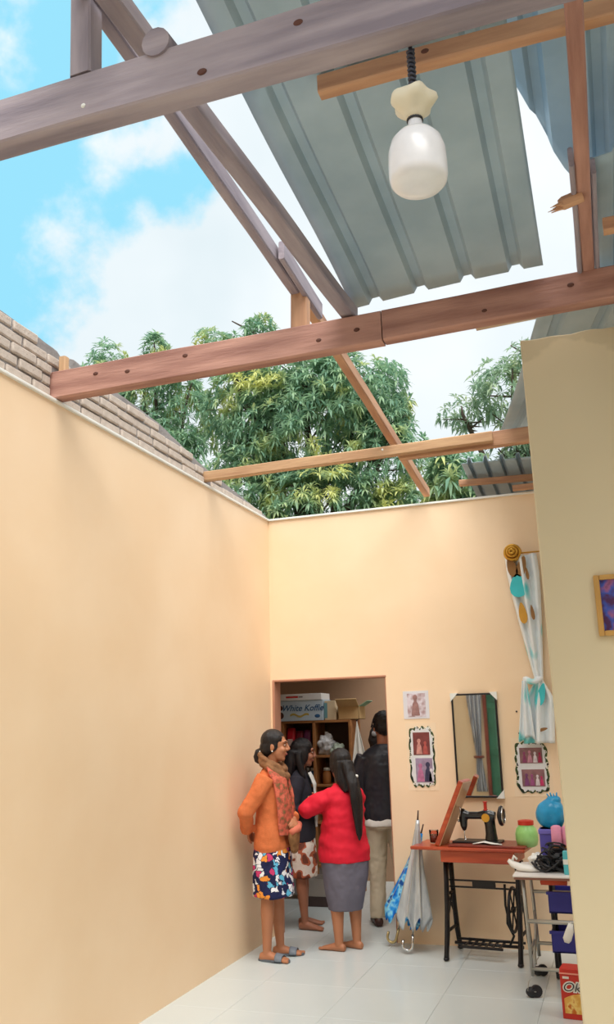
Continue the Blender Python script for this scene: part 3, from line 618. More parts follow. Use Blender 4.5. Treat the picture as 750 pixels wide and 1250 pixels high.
for k, x in enumerate((-.455, -.385)):
    sp = on_trolley('thread_cone', ['pink thread cone beside the purple box, left of the pair', 'pink thread cone touching the partition edge, right of the pair'][k], 'thread', x, 6.2, .845, 0, 'pink thread cones')
    MB().lathe([(.032, 0), (.036, .01), (.034, .115), (.02, .125), (.008, .127)], n=20).build('thread', mat('pink_thread', (228, 150, 180), .7, var=.1, scale=50, stretch=(.5, .5, 6)), sp, smooth=True)
    MB().lathe([(.03, -.01), (.036, -.01), (.036, 0), (.03, 0)], n=20).build('cone_base', mat('orange_base', (206, 140, 90), .6), sp)
bx_ = on_trolley('tin_box', 'dark tin box under the pink thread cones', 'box', -.42, 6.21, .702)
MB().box(-.075, .14, -.05, .05, 0, .133).build('box_body', mat('dark_tin', (58, 56, 72), .4, .2, var=.3), bx_, bevel=.006)
tb = on_trolley('small_carton', 'small turquoise carton against the partition edge on trolley', 'carton', -.385, 6.02, .702)
MB().box(-.03, .05, -.03, .03, 0, .135).build('carton', mat('turquoise_card', (90, 196, 206), .5), tb, bevel=.003)
MB().box(-.031, .051, -.031, .031, .06, .09).build('label_band', WHITE, tb)
# rack with blue baskets
rk = thing('basket_rack', 'black plastic rack with two blue baskets standing under trolley', 'rack', (-.42, 6.40, 0))
for x in (-.12, .12):
    for y in (-.0, .22):
        MB().tube([(x, y, .06), (x, y, .62)], .012, 8).build('post', RUBBER, rk, smooth=True)
        wv_ = MB().lathe([(.006, -.01), (.026, -.01), (.026, .01), (.006, .01)], (0, 0, 0), 14, Matrix.Rotation(R(90), 3, 'Y')).build('caster_wheel', RUBBER, rk); wv_.location = (x, y, .027)
        MB().box(x-.012, x+.012, y-.012, y+.012, .03, .065).build('caster_stem', RUBBER, rk)
BASK = mat('blue_basket', (66, 66, 168), .45, var=.15)
for z in (.16, .40):
    k = MB().box(-.14, .14, -.02, .24, z, z+.012); k.box(-.14, .14, -.02, -.012, z, z+.13).box(-.14, .14, .232, .24, z, z+.13).box(-.14, -.132, -.02, .24, z, z+.13).box(.132, .14, -.02, .24, z, z+.13).box(-.15, .15, -.032, -.018, z+.115, z+.135)
    k.build('basket', BASK, rk, bevel=.003)
tg = thing('hanging_tag', 'white plastic tag dangling from the trolley rail beside the partition', 'tag', (-.40, 5.965, .44))
MB().tube([(0, -.01, -.01), (-.01, -.012, -.05), (-.03, -.012, -.10), (-.035, -.012, -.12)], [(.014, .004), (.024, .006), (.026, .006), (.014, .004)], 10, flat=(0, 1, 0)).build('tag', WHITE, tg, smooth=True)
MB().tube([(0, -.012, 0), (0, -.012, -.02)], .003, 6).build('cord', WHITE, tg)
rc = thing('folded_cloth', 'orange-red folded cloth on upper trolley shelf behind legs', 'cloth', (-.52, 6.40, .57))
MB().tube([(-.08, 0, .03), (0, 0, .035), (.09, 0, .03)], [(.05, .03), (.06, .035), (.05, .03)], 12, flat=(0, 0, 1)).build('cloth', mat('orange_cloth', (206, 84, 56), .8, var=.2), rc, smooth=True)
# red biscuit carton on the floor
rb = thing('biscuit_carton', 'red biscuit carton with yellow picture on the floor beside the partition', 'carton', (-.345, 5.66, 0), R(-6))
REDC = mat('red_card', (206, 54, 40), .45, var=.1)
MB().box(-.115, .115, -.06, .06, 0, .26).build('carton', REDC, rb, bevel=.003)
MB().box(-.118, .118, -.063, .063, .232, .239).build('lid_edge', mat('pale_red_edge', (244, 160, 140), .5), rb)
MB().surf(lambda u, v: (-.1+.2*u, -.0612-.0006*math.sin(u*3), .03+.105*v*(.6+.4*math.sin(u*2.6+.3))), 16, 6).build('biscuit_picture', ramp_mat('biscuit_print', 'noise', [(0, (210, 120, 40)), (.45, (232, 180, 90)), (.6, (246, 214, 130)), (.7, (206, 110, 40))], scale=26, const=False), rb, solid=.0008)
text('lettering', 'Oki', .068, mat('cream_print', (240, 236, 226), .5), rb, (-.048, -.0618, .165), FACE, shear=.3, bold=.006, sx=1.15)
text('lettering', 'Oki', .068, mat('dark_print', (40, 36, 44), .5), rb, (-.048, -.0632, .165), FACE, shear=.3, bold=-.0005, sx=1.15)
MB().box(-.1, -.065, -.0616, -.06, .208, .22).build('maker_mark', MATS['cream_print'], rb)
# ------------------------------------------------------------------ room beyond: shelf and goods
SHW = mat('shelf_wood', (176, 120, 72), .6, var=.25, scale=5, stretch=(.4, 3, 3))
sh = thing('shelf_unit', 'open wooden shelf unit full of goods beyond the doorway', 'shelf', (-2.9, 8.75, 0))
for x in (-.36, -.02, .36): MB().box(x-.014, x+.014, -.17, .17, .04, 1.69).build('upright', SHW, sh, bevel=.003)
for z in (.30, .70, 1.05, 1.33, 1.67): MB().box(-.36, .36, -.17, .17, z, z+.024).build('shelf_board', SHW, sh, bevel=.003)
MB().box(-.36, .36, .16, .172, .3, 1.69).build('back_panel', mat('dark_back', (96, 74, 60), .8), sh)
MB().box(-.36, .36, -.16, .16, .04, .3).build('plinth', mat('grey_plinth', (150, 146, 142), .7, var=.15), sh, bevel=.004)
wk = thing('coffee_carton', 'pale blue coffee carton lettered in script on top of shelf', 'carton', (-3.07, 8.72, 1.694), R(2), 'cartons on top of the shelf')
MB().box(-.25, .25, -.15, .15, 0, .205).build('carton', mat('pale_blue_card', (186, 206, 222), .5, var=.1, scale=4), wk, bevel=.004)
text('lettering', 'White Koffie', .085, mat('blue_print', (44, 92, 140), .5), wk, (.03, -.152, .125), FACE, shear=.3, bold=.001)
MB().surf(lambda u, v: (-.1+.2*u, -.1515, .045+.02*v+.012*math.sin(u*9)), 20, 2).build('gold_flourish', mat('gold_print', (190, 170, 90), .5), wk, solid=.001)
MB().ell((-.205, -.15, .055), (.035, .003, .035), 16, 8).ell((-.2, -.15, .13), (.022, .003, .025), 12, 6).build('printed_cup', mat('brown_print', (74, 44, 44), .5), wk)
MB().ell((.19, -.15, .045), (.03, .003, .018), 16, 8).build('printed_seal', MATS['blue_print'], wk)
wk2 = thing('flat_carton', 'flat white carton with small red lettering lying on the coffee carton', 'carton', (-3.08, 8.72, 1.899), R(2), 'cartons on top of the shelf')
MB().box(-.27, .25, -.16, .15, 0, .065).build('carton', mat('white_card', (224, 226, 228), .5, var=.05), wk2, bevel=.004)
MB().box(-.13, .0, -.1615, -.159, .025, .042).build('red_print', mat('red_print', (200, 40, 40), .5), wk2); MB().box(.005, .05, -.1615, -.159, .027, .04).build('grey_print', mat('grey_print', (130, 130, 136), .5), wk2)
wk3 = thing('side_carton', 'cream carton end beside the coffee carton on shelf top', 'carton', (-2.755, 8.74, 1.694), 0, 'cartons on top of the shelf')
MB().box(-.05, .065, -.14, .12, 0, .19).build('carton', mat('cream_card', (216, 198, 166), .7, var=.12), wk3, bevel=.004)
MB().box(-.052, -.02, -.1415, -.139, .02, .17).build('teal_stripe', mat('teal_print', (110, 160, 170), .6), wk3)
wk4 = thing('open_carton', 'open brown carton with flap raised at right end of shelf top', 'carton', (-2.57, 8.74, 1.694), 0, 'cartons on top of the shelf')
CARD = mat('kraft_card', (206, 172, 122), .8, var=.1)
for a in ((-.1, .12, -.12, -.115, 0, .13), (-.1, .12, .115, .12, 0, .13), (-.1, -.095, -.12, .12, 0, .13), (.115, .12, -.12, .12, 0, .13), (-.1, .12, -.12, .12, 0, .005)): MB().box(*a).build('panel', CARD, wk4)
MB().box(-.1, .12, -.003, .003, 0, .11, Matrix.Translation((0, -.12, .13))@Matrix.Rotation(R(50), 4, 'X')).build('flap', CARD, wk4)
MB().box(-.003, .003, -.1, .1, 0, .1, Matrix.Translation((.12, 0, .13))@Matrix.Rotation(R(60), 4, 'Y')).build('flap', mat('green_card', (130, 168, 140), .7), wk4)
# goods on the shelves
goods = []
def good(label, cat, x, z, mk): 
    t = thing(cat.replace(' ', '_'), label, cat, (-2.9+x, 8.66, z), 0, 'goods on the shelf unit'); mk(t); return t
def packet(w, h, c, mname):
    def mk(t):
        MB().rings_h([(0, 0, 0, w/2*.9, .03), (h*.1, 0, 0, w/2, .035), (h*.5, 0, 0, w/2, .045), (h*.9, 0, 0, w/2, .02), (h, 0, 0, w/2*.96, .004)], 20, 3, .04, 5).build('pouch', mat(mname, c, .35, var=.35, scale=16), t, smooth=True)
        MB().box(-w*.3, w*.3, -.046, -.042, h*.35, h*.6).build('label_patch', mat('patch_pale', (226, 196, 190), .5), t)
    return mk
good('bright red pouch at left end of the upper shelf', 'pouch', -.29, 1.354, packet(.09, .27, (196, 30, 50), 'pouch_red'))
good('maroon pouch second on the upper shelf', 'pouch', -.20, 1.354, packet(.08, .24, (120, 30, 50), 'pouch_maroon'))
good('purple pouch third on the upper shelf', 'pouch', -.115, 1.354, packet(.08, .25, (110, 50, 90), 'pouch_purple'))
def clump(r, c, mn, amp=.03):
    def mk(t):
        g = MB(); g.ell((0, 0, r[2]*.95), r, 24, 16); g.ell((.02, 0, r[2]*1.6), (r[0]*.5, r[1]*.5, r[2]*.5), 16, 10)
        g.remesh('bag', mat(mn, c, .3, var=.25, scale=14), t, .008, 1, lambda q: amp*mnoise.noise(q*22)+.4*amp*mnoise.noise(q*60))
        MB().tube([(0, 0, r[2]*1.9), (.01, 0, r[2]*2.25)], [.012, .02], 8).build('knot', mat(mn, c), t, smooth=True)
    return mk
good('crumpled white plastic bag in middle of the upper shelf', 'plastic bag', .08, 1.354, clump((.085, .08, .10), (214, 216, 220), 'white_bag'))
good('smaller white and green plastic bag on the upper shelf right', 'plastic bag', .20, 1.354, clump((.07, .07, .05), (190, 206, 190), 'pale_green_bag'))
def jar(c, mn):
    def mk(t):
        MB().lathe([(.035, 0), (.042, .01), (.042, .10), (.03, .12), (.03, .14)], n=20).build('jar_body', mat(mn, c, .25, var=.2), t, smooth=True)
        MB().lathe([(.034, .128), (.034, .155), (.003, .157)], n=20).build('lid', mat('pale_lid', (214, 210, 200), .4), t, smooth=True)
    return mk
good('dark jar with pale lid at left on the middle shelf', 'jar', -.14, 1.074, jar((60, 50, 46), 'jar_dark'))
good('blue jar with pale lid beside the dark jar on middle shelf', 'jar', -.055, 1.074, jar((70, 110, 160), 'jar_blue'))
good('amber jar with pale lid at right on the middle shelf', 'jar', .08, 1.074, jar((170, 110, 60), 'jar_amber'))
good('white jar with pale lid on middle shelf far right', 'jar', .20, 1.074, jar((200, 200, 196), 'jar_white'))
good('grey sack filling left of lower shelf', 'sack', -.2, .724, clump((.12, .1, .10), (150, 140, 132), 'sack_grey', .02))
good('brown sack filling right of lower shelf', 'sack', .2, .724, clump((.11, .1, .09), (140, 104, 78), 'sack_brown', .02))
hc = thing('hanging_cloth', 'white pointed cloth hanging at right end of shelf unit', 'cloth', (-2.47, 8.6, 1.68))
MB().surf(lambda u, v: ((u-.5)*.16*v+.02*v, -.015*math.cos(u*12)*v, -.42*v), 20, 16).build('cloth', WHITE, hc, smooth=True, solid=.004)
MB().tube([(0, -.01, 0), (0, .14, .03)], .006, 6).build('peg', IRON, hc)
hk_ = thing('shoulder_bag', 'dark round shoulder bag hanging between the shelf and the man', 'bag', (-2.28, 8.7, 1.35))
g = MB(); g.ell((0, 0, .14), (.10, .08, .17), 24, 14); g.remesh('bag_body', mat('dark_bag', (50, 44, 44), .6, var=.3, scale=12), hk_, .008, 2, lambda q: .012*mnoise.noise(q*18))
MB().ell((-.02, -.085, .2), (.028, .012, .028), 14, 8).build('badge', mat('grey_badge', (170, 170, 172), .4), hk_, smooth=True)
MB().tube([(-.07, 0, .26), (-.05, .02, .34), (0, .05, .38), (.05, .02, .34), (.07, 0, .26)], .007, 6).build('strap', RUBBER, hk_, smooth=True)
cr = thing('low_crate', 'low grey crate with dark base on floor beyond the women', 'crate', (-2.75, 8.42, 0))
for a in ((-.2, .2, -.14, -.13), (-.2, .2, .13, .14), (-.2, -.19, -.14, .14), (.19, .2, -.14, .14)):
    MB().box(a[0], a[1], a[2], a[3], .09, .24).build('panel', mat('crate_grey', (168, 160, 152), .6, var=.1), cr)
MB().box(-.2, .2, -.14, .14, .0, .09).build('base', mat('crate_dark', (76, 62, 60), .7), cr, bevel=.006)
# ------------------------------------------------------------------ front of the house, seen in the mirror
gd = thing('green_door', 'green painted plank door with red-brown jamb, seen in the mirror', 'door', (-1.76, -1.85, 0))
GRN = mat('green_paint', (70, 128, 104), .5, var=.3, scale=5, bump=.3)
for k in range(6): MB().box(-.44+k*.147, -.297+k*.147, -.015, .02, .02, 2.13).build('plank', GRN, gd, bevel=.004)
for z in (.3, 1.1, 1.9): MB().box(-.44, .44, .02, .04, z-.05, z+.05).build('ledge', GRN, gd, bevel=.004)
JAMB = mat('red_jamb', (140, 70, 58), .5, var=.2)
for x in (-.455, .455): MB().box(x-.03, x+.03, -.03, .09, 0, 2.16).build('jamb', JAMB, gd, bevel=.004)
MB().box(-.485, .485, -.03, .09, 2.13, 2.19).build('head_jamb', JAMB, gd, bevel=.004)
sc = thing('curtain', 'grey and white striped tied curtain reflected in the mirror', 'curtain', (-2.40, -1.72, 2.45))
STRI = ramp_mat('striped_cloth', 'wave', [(0, (90, 90, 104)), (.5, (206, 206, 214))], scale=9, const=False)
def cur2(u, v):
    a = (u-.5)*2; w = .13-.085*max(0, min(1, (v-.2)/.5)) if v < .7 else .045+.05*(v-.7)/.3
    return (a*w+.05*v, .03*math.cos(a*11), -2.0*v)
MB().surf(cur2, 44, 30).build('cloth', STRI, sc, smooth=True, solid=.004)
MB().tube([(.035+.075*math.cos(k*math.pi/8), .045*math.sin(k*math.pi/8), -1.42) for k in range(16)], .02, 8, closed=True).build('tie_band', JAMB, sc, smooth=True)
MB().tube([(-.3, 0, .01), (1.2, 0, .01)], .012, 8).build('rod', GOLD, sc, smooth=True)
# ------------------------------------------------------------------ people
def arm_hand(mb, sho, elb, wri, r, hand_dir, palm_n, curl=.5, side=1, s=1):
    sho, elb, wri = Vector(sho), Vector(elb), Vector(wri)
    mb.tube([sho, sho.lerp(elb, .5), elb, elb.lerp(wri, .35), wri], [r*1.1, r, r*.86, r*.86, r*.56], 12)
    mb.ell(elb, r*.88, 10, 8)
    d = Vector(hand_dir).normalized(); n = Vector(palm_n); n = (n-d*n.dot(d)).normalized(); w = d.cross(n)*side
    mb.tube([wri-d*.01, wri+d*.03, wri+d*.075, wri+d*.09], [(.021*s, .015*s), (.036*s, .014*s), (.039*s, .013*s), (.034*s, .011*s)], 12, flat=n)
    for k, (o, L) in enumerate(((.028, .068), (.010, .078), (-.009, .072), (-.027, .056))):
        p0 = wri+d*.08+w*o*s; p1 = p0+(d*math.cos(curl*.5)+n*math.sin(curl*.5))*L*.45*s; p2 = p1+(d*math.cos(curl*1.3)+n*math.sin(curl*1.3))*L*.32*s; p3 = p2+(d*math.cos(curl*2)+n*math.sin(curl*2))*L*.23*s
        mb.tube([p0, p1, p2, p3], [.0088*s, .0085*s, .0078*s, .0062*s], 8)
    p0 = wri+d*.025+w*.026*s; p1 = p0+(d*.6+w*.7+n*.25).normalized()*.035*s; p2 = p1+(d*.9+w*.25+n*.4).normalized()*.035*s
    mb.tube([p0, p1, p2], [.0125*s, .0105*s, .0078*s], 8)
def foot(mb, ank, yaw, s=1):
    M = Matrix.Translation(Vector(ank))@Matrix.Rotation(yaw, 4, 'Z')
    P = [(-.055, .028, .024, .026), (-.03, .03, .031, .032), (.02, .033, .033, .036), (.07, .026, .038, .027), (.12, .019, .043, .019), (.155, .014, .042, .014), (.165, .012, .036, .011)]
    base = -ank[2]
    rings = []
    for y, zc, rx, rz in P:
        rings.append([M@Vector((rx*s*math.cos(a), y*s, base+zc*s+rz*s*math.sin(a))) for a in [k*2*math.pi/14 for k in range(14)]])
    mb.loft(rings)
    return M, base
def toes(mb, M, base, s, side):
    for k in range(5):
        x = (-.033+k*.0165)*side*-1; y = .168-.009*k if True else 0; r = (.0135 if k == 0 else .0092-.0006*k)
        # big toe on the inner side
        mb.ell(M@Vector((x*s, y*s, base+(r+.001)*s)), (r*s, r*1.0*s, r*.95*s), 10, 6)
        mb.tube([M@Vector((x*s, (y-.03)*s, base+.014*s)), M@Vector((x*s, (y+.012)*s, base+r*s))], [r*s, r*s*.95], 8)
def head(mb, M, s=1):
    def e(c, r, n=16): mb.ell(M@(Vector(c)*s), tuple(v*s for v in r), n, 10, M.to_3x3())
    e((0, -.012, .022), (.074, .093, .090), 20); e((0, .022, -.035), (.058, .066, .078), 18); e((0, .060, -.095), (.026, .022, .020))
    e((0, .03, -.08), (.045, .05, .035)); e((0, .078, .028), (.046, .018, .012)); e((.03, .066, -.03), (.024, .024, .024)); e((-.03, .066, -.03), (.024, .024, .024))
    mb.tube([M@(Vector(p)*s) for p in ((0, .086, .022), (0, .098, -.002), (0, .110, -.022), (0, .094, -.034))], [.008*s, .010*s, .0125*s, .010*s], 8)
    e((.011, .094, -.028), (.009, .010, .008)); e((-.011, .094, -.028), (.009, .010, .008))
    e((0, .084, -.056), (.021, .011, .0065)); e((0, .081, -.067), (.019, .011, .007))
    for sx in (-1, 1):
        e((sx*.076, -.008, -.012), (.008, .020, .030)); e((sx*.077, -.008, -.036), (.007, .010, .010))
def face_bits(parent, M, s):
    for sx in (-1, 1):
        q = M@(Vector((sx*.030, .0815, .006))*s)
        o = MB().ell(q, (.0125*s, .0072*s, .0048*s), 12, 8, M.to_3x3()).build('eye', mat('eye_white', (196, 178, 164), .4), parent, smooth=True)
        MB().ell(M@(Vector((sx*.031, .0875, .006))*s), (.0062*s, .0035*s, .0048*s), 10, 6, M.to_3x3()).build('iris', mat('dark_iris', (30, 20, 16), .2), o, smooth=True)
        MB().tube([M@(Vector((sx*a, b, c))*s) for a, b, c in ((.014, .093, .027), (.03, .092, .033), (.048, .080, .029))], [.003*s, .004*s, .002*s], 6).build('eyebrow', HAIR, parent, smooth=True)
    MB().tube([M@(Vector((a, b, -.0615))*s) for a, b in ((-.021, .083), (-.01, .091), (0, .0935), (.01, .091), (.021, .083))], [.002*s, .006*s, .0065*s, .006*s, .002*s], 8).build('lips', mat('lip_red', (150, 78, 70), .5), parent, smooth=True)
def torso_rings(spec, s): return [(z*s, cx*s, cy*s, rx*s, ry*s) for z, cx, cy, rx, ry in spec]
def legs(mb, hips, knees, ankles, yaws, s, r=1, bare=True):
    for sd, h, k, a, yw in zip((-1, 1), hips, knees, ankles, yaws):
        h, k, a = Vector(h)*s, Vector(k)*s, Vector(a)*s
        mb.tube([h, h.lerp(k, .5), k, k.lerp(a, .3), k.lerp(a, .7), a, a-Vector((0, 0, .03*s))], [.082*s*r, .068*s*r, .051*s*r, .053*s*r, .040*s*r, .033*s*r, .033*s*r], 14)
        M, base = foot(mb, a, yw, s)
        if bare: toes(mb, M, base, s, sd)
def FOLD(a, f=14, g=30): return lambda c: a*mnoise.noise(Vector((c.x*f, c.y*f, c.z*f*.45)))+a*.35*mnoise.noise(c*g)

# --- woman in orange cardigan, back against the left wall, looking right
pO = thing('person', 'woman in orange cardigan and brown scarf leaning on the left wall', 'person', (-2.555, 6.47, 0), R(-84), 'people talking at the doorway')
s = 1.0
b = MB()
hM = Matrix.Translation((0, .035, 1.505))@Matrix.Rotation(R(2), 4, 'Z')@Matrix.Rotation(R(-3), 4, 'X')
head(b, hM, 1.0)
b.tube([(0, -.005, 1.30), (0, .005, 1.38), (0, .02, 1.44)], [.052, .047, .05], 14)
b.rings_h(torso_rings([(.72, 0, -.02, .12, .09), (.85, 0, -.02, .14, .1), (1.0, 0, -.01, .115, .08), (1.2, 0, -.01, .135, .09), (1.3, 0, -.01, .10, .06), (1.34, 0, -.005, .05, .05)], s), 24)
arm_hand(b, (.155, -.01, 1.27), (.205, -.145, 1.03), (.07, -.17, .88), .042, (-.9, -.1, -.4), (0, 1, 0), .5, 1)
arm_hand(b, (-.155, 0, 1.27), (-.195, .01, 1.02), (-.02, .17, .955), .042, (.9, .25, -.1), (0, -.6, -.6), .8, -1)
legs(b, ((-.075, -.02, .8), (.075, -.02, .8)), ((-.085, .0, .44), (.085, -.02, .44)), ((-.10, .02, .07), (.085, -.03, .07)), (R(2), R(-8)), s, .95)
b.remesh('body', SKIN_A, pO, .0058, 3)
face_bits(pO, hM, 1.0)
h = MB()
def hM3(c, r, n=18): h.ell(hM@Vector(c), r, n, 12, hM.to_3x3())
hM3((0, -.022, .034), (.083, .097, .090)); hM3((0, -.055, -.02), (.076, .068, .072)); hM3((.06, -.02, -.002), (.022, .055, .05)); hM3((-.06, -.02, -.002), (.022, .055, .05))
h.tube([hM@Vector(p) for p in ((0, -.10, -.04), (0, -.128, -.06), (0, -.138, -.09), (0, -.132, -.12), (0, -.12, -.14))], [.024, .034, .034, .026, .008], 14)
h.remesh('hair', HAIR, pO, .006, 2, lambda c: .0025*mnoise.noise(Vector((c.x*60, c.y*60, c.z*12))))
tie = MB().tube([hM@(Vector((.030*math.cos(k*math.pi/8), -.108+.012*math.sin(k*math.pi/8), -.045+.030*math.sin(k*math.pi/8))))for k in range(16)], .009, 8, closed=True).build('hair_tie', WHITE, pO, smooth=True)
for sx in (-1, 1): MB().ell(hM@Vector((sx*.083, -.004, -.042)), .006, 8, 6).build('earring', WHITE, pO, smooth=True)
g = MB().rings_h([(.73, 0, .0, .165, .125), (.78, 0, .0, .172, .135), (.88, 0, .0, .165, .13), (1.0, 0, 0, .148, .115), (1.15, 0, 0, .16, .122), (1.25, 0, -.005, .165, .105), (1.31, 0, -.005, .12, .075), (1.345, 0, -.0, .07, .06)], 28)
for sg, e, w in ((1, (.21, -.145, 1.03), (.085, -.17, .89)), (-1, (-.2, .01, 1.02), (-.05, .16, .96))):
    g.tube([(sg*.145, -.005, 1.275), (sg*.185, -.05 if sg > 0 else 0, 1.18), e, Vector(e).lerp(Vector(w), .5), w], [.072, .066, .060, .055, .047], 14); g.ell(e, .061, 12, 8)
g.remesh('cardigan', mat('orange_knit', (216, 118, 68), .85, var=.12, scale=30, bump=.4, bscale=160), pO, .008, 3, FOLD(.009))
# front panel of paisley shawl
g = MB()
for sx in (-1, 1):
    g.tube([(sx*.085, .02, 1.36), (sx*.105, .085, 1.27), (sx*.098, .118, 1.12), (sx*.09, .125, .98), (sx*.09, .13, .86)], [(.06, .018), (.075, .026), (.085, .028), (.085, .026), (.07, .02)], 12, flat=(sx*.5, 1, .2))
g.remesh('shawl_ends', ramp_mat('paisley', 'noise', [(0, (150, 60, 44)), (.42, (206, 104, 80)), (.54, (176, 84, 66)), (.66, (120, 96, 60))], scale=34, const=False), pO, .007, 2, FOLD(.010, 20))
ring = MB().tube([(.085*math.sin(a), .012+.085*math.cos(a), 1.375-.05*math.cos(a)) for a in [k*2*math.pi/24 for k in range(24)]], [(.034, .026)]*24, 12, closed=True)
ring.tube([(.105*math.sin(a), .025+.098*math.cos(a), 1.335-.065*math.cos(a)) for a in [k*2*math.pi/24 for k in range(24)]], [(.028, .03)]*24, 12, closed=True)
ring.remesh('scarf', mat('brown_scarf', (142, 100, 66), .9, var=.3, scale=26, bump=.4, bscale=90), pO, .007, 2, FOLD(.012, 22))
bgO = thing('pouch_bag', 'brown cloth pouch held at the waist of the orange cardigan woman', 'bag', (-2.555, 6.47, 0), R(-84))
g = MB(); g.ell((.06, .185, .84), (.085, .04, .095), 22, 14); g.ell((.07, .185, .77), (.06, .03, .04), 16, 10); g.remesh('pouch', mat('brown_pouch', (138, 96, 58), .9, var=.35, scale=30), bgO, .007, 2, FOLD(.010, 24))
MB().tube([(-.03, .20, .925), (.06, .215, .905), (.14, .18, .885)], [.026, .028, .022], 12).build('rolled_top', mat('salmon_cloth', (206, 112, 88), .8, var=.15, scale=20), bgO, smooth=True)
g = MB().rings_h([(.82, 0, 0, .155, .125), (.72, 0, 0, .17, .14), (.6, 0, .0, .175, .145), (.5, 0, .005, .175, .15), (.435, 0, .005, .178, .152), (.43, 0, .005, .16, .13)], 36, 2.3, .03, 6)
SK = ramp_mat('navy_floral', 'voronoi', [(0, (28, 34, 74)), (.22, (236, 236, 240)), (.44, (200, 60, 110)), (.56, (96, 180, 214)), (.68, (236, 150, 60)), (.76, (30, 36, 80)), (.90, (226, 228, 236))], scale=24, tex2=((26, 30, 66), .045), rough=.8)
g.remesh('skirt', SK, pO, .008, 2, FOLD(.008))
def slipper(parent, ank, yaw, s=1, m=None):
    M = Matrix.Translation((ank[0]*s, ank[1]*s, 0))@Matrix.Rotation(yaw, 4, 'Z')
    n = 30; pts = []
    for k in range(n):
        a = k*2*math.pi/n; y = .055+.125*math.sin(a); w = .046 if y > .05 else .036; pts.append(Vector((w*math.cos(a)*(1.0), y, 0)))
    t = MB().loft([[M@(p+Vector((0, 0, .001)))for p in pts], [M@(p+Vector((0, 0, .017))) for p in pts]]).build('slipper', m, parent, bevel=.003)
    MB().surf(lambda u, v: M@Vector((-.050*math.cos(u*math.pi)*1.0, .075+.055*v, .012+.046*math.sin(u*math.pi)*(1-.22*v))), 16, 4).build('slipper_strap', mat('grey_strap', (118, 126, 136), .5), t, smooth=True, solid=.006)
SLIP = mat('grey_slipper', (98, 104, 112), .6, var=.15)
slipper(pO, (-.10, .02), R(2), 1, SLIP); slipper(pO, (.085, -.03), R(-8), 1, SLIP)

# --- woman with long hair in black cardigan, inside the doorway, looking right
pD = thing('person', 'woman in black cardigan with long loose black hair standing in doorway', 'person', (-2.68, 7.46, 0), R(-78), 'people talking at the doorway')
s = .95; b = MB()
hM = Matrix.Translation((0, .04*s, 1.495*s))@Matrix.Rotation(R(4), 4, 'Z')@Matrix.Rotation(R(-6), 4, 'X')
head(b, hM, 1.0); b.tube([(0, -.005, 1.29*s), (0, .005, 1.38*s), (0, .02, 1.44*s)], [.05, .045, .048], 14)
b.rings_h(torso_rings([(.72, 0, -.02, .12, .09), (.85, 0, -.02, .14, .1), (1.0, 0, -.01, .115, .08), (1.2, 0, -.01, .135, .09), (1.3, 0, -.01, .10, .06), (1.34, 0, -.005, .05, .05)], s), 24)
arm_hand(b, (.15, -.01, 1.20), (.195, -.04, .97), (.10, .15, .93), .04, (-.8, .5, .1), (0, -.5, -.6), .6, 1)
arm_hand(b, (-.15, 0, 1.20), (-.195, 0, .97), (-.05, .17, .98), .04, (.8, .5, .1), (0, -.5, -.6), .6, -1)
legs(b, ((-.075, -.02, .8), (.075, -.02, .8)), ((-.085, .0, .44), (.085, -.0, .44)), ((-.10, .0, .07), (.09, .03, .07)), (R(4), R(-14)), s, .95)
b.remesh('body', SKIN_B, pD, .0058, 3); face_bits(pD, hM, 1.0)
h = MB(); hM3((0, -.02, .032), (.086, .100, .092)); hM3((0, -.055, -.03), (.085, .07, .09)); hM3((.068, -.012, -.03), (.024, .062, .09)); hM3((-.068, -.012, -.03), (.024, .062, .09))
h.tube([(0, -.04, 1.44), (0, -.06, 1.34), (0, -.085, 1.22), (0, -.09, 1.06), (0, -.085, .98)], [(.095, .075), (.105, .075), (.11, .05), (.09, .035), (.05, .015)], 18, flat=(0, 1, 0))
for sx in (-1, 1): h.tube([(sx*.082, -.0, 1.42), (sx*.09, .015, 1.32), (sx*.095, .04, 1.22), (sx*.09, .06, 1.12)], [.035, .034, .028, .010], 12)
h.remesh('hair', HAIR, pD, .006, 2, lambda c: .003*mnoise.noise(Vector((c.x*60, c.y*60, c.z*8))))
g = MB().rings_h(torso_rings([(.72, 0, 0, .165, .125), (.8, 0, 0, .165, .13), (1.0, 0, 0, .15, .115), (1.15, 0, 0, .158, .12), (1.25, 0, -.005, .16, .10), (1.31, 0, -.005, .12, .07), (1.34, 0, 0, .07, .055)], s), 28)
for sg, e, w in ((1, (.197, -.04, .97), (.11, .14, .93)), (-1, (-.197, 0, .97), (-.06, .16, .975))):
    g.tube([(sg*.138, -.005, 1.21), (sg*.175, -.015, 1.12), e, Vector(e).lerp(Vector(w), .5), w], [.068, .062, .056, .052, .044], 14); g.ell(e, .057, 12, 8)
g.remesh('cardigan', mat('black_knit', (38, 36, 46), .85, var=.2, scale=20, bump=.3, bscale=120), pD, .008, 3, FOLD(.007))
g = MB().tube([(0, .085, 1.25), (0, .128, 1.15), (0, .135, 1.0), (0, .138, .8)], [(.06, .014), (.058, .014), (.045, .012), (.03, .01)], 12, flat=(0, 1, 0)); g.remesh('shirt_front', WHITE, pD, .006, 2, FOLD(.006, 25))
g = MB().rings_h(torso_rings([(.8, 0, 0, .15, .12), (.68, 0, 0, .165, .135), (.55, 0, .0, .165, .14), (.43, 0, .005, .165, .14), (.425, 0, .005, .15, .12)], s), 32, 2.3, .03, 6)
g.remesh('batik_skirt', ramp_mat('batik', 'noise', [(0, (112, 60, 44)), (.42, (176, 92, 62)), (.5, (222, 208, 196)), (.60, (206, 184, 168)), (.64, (140, 70, 50))], scale=11, detail=1.0), pD, .008, 2, FOLD(.007))

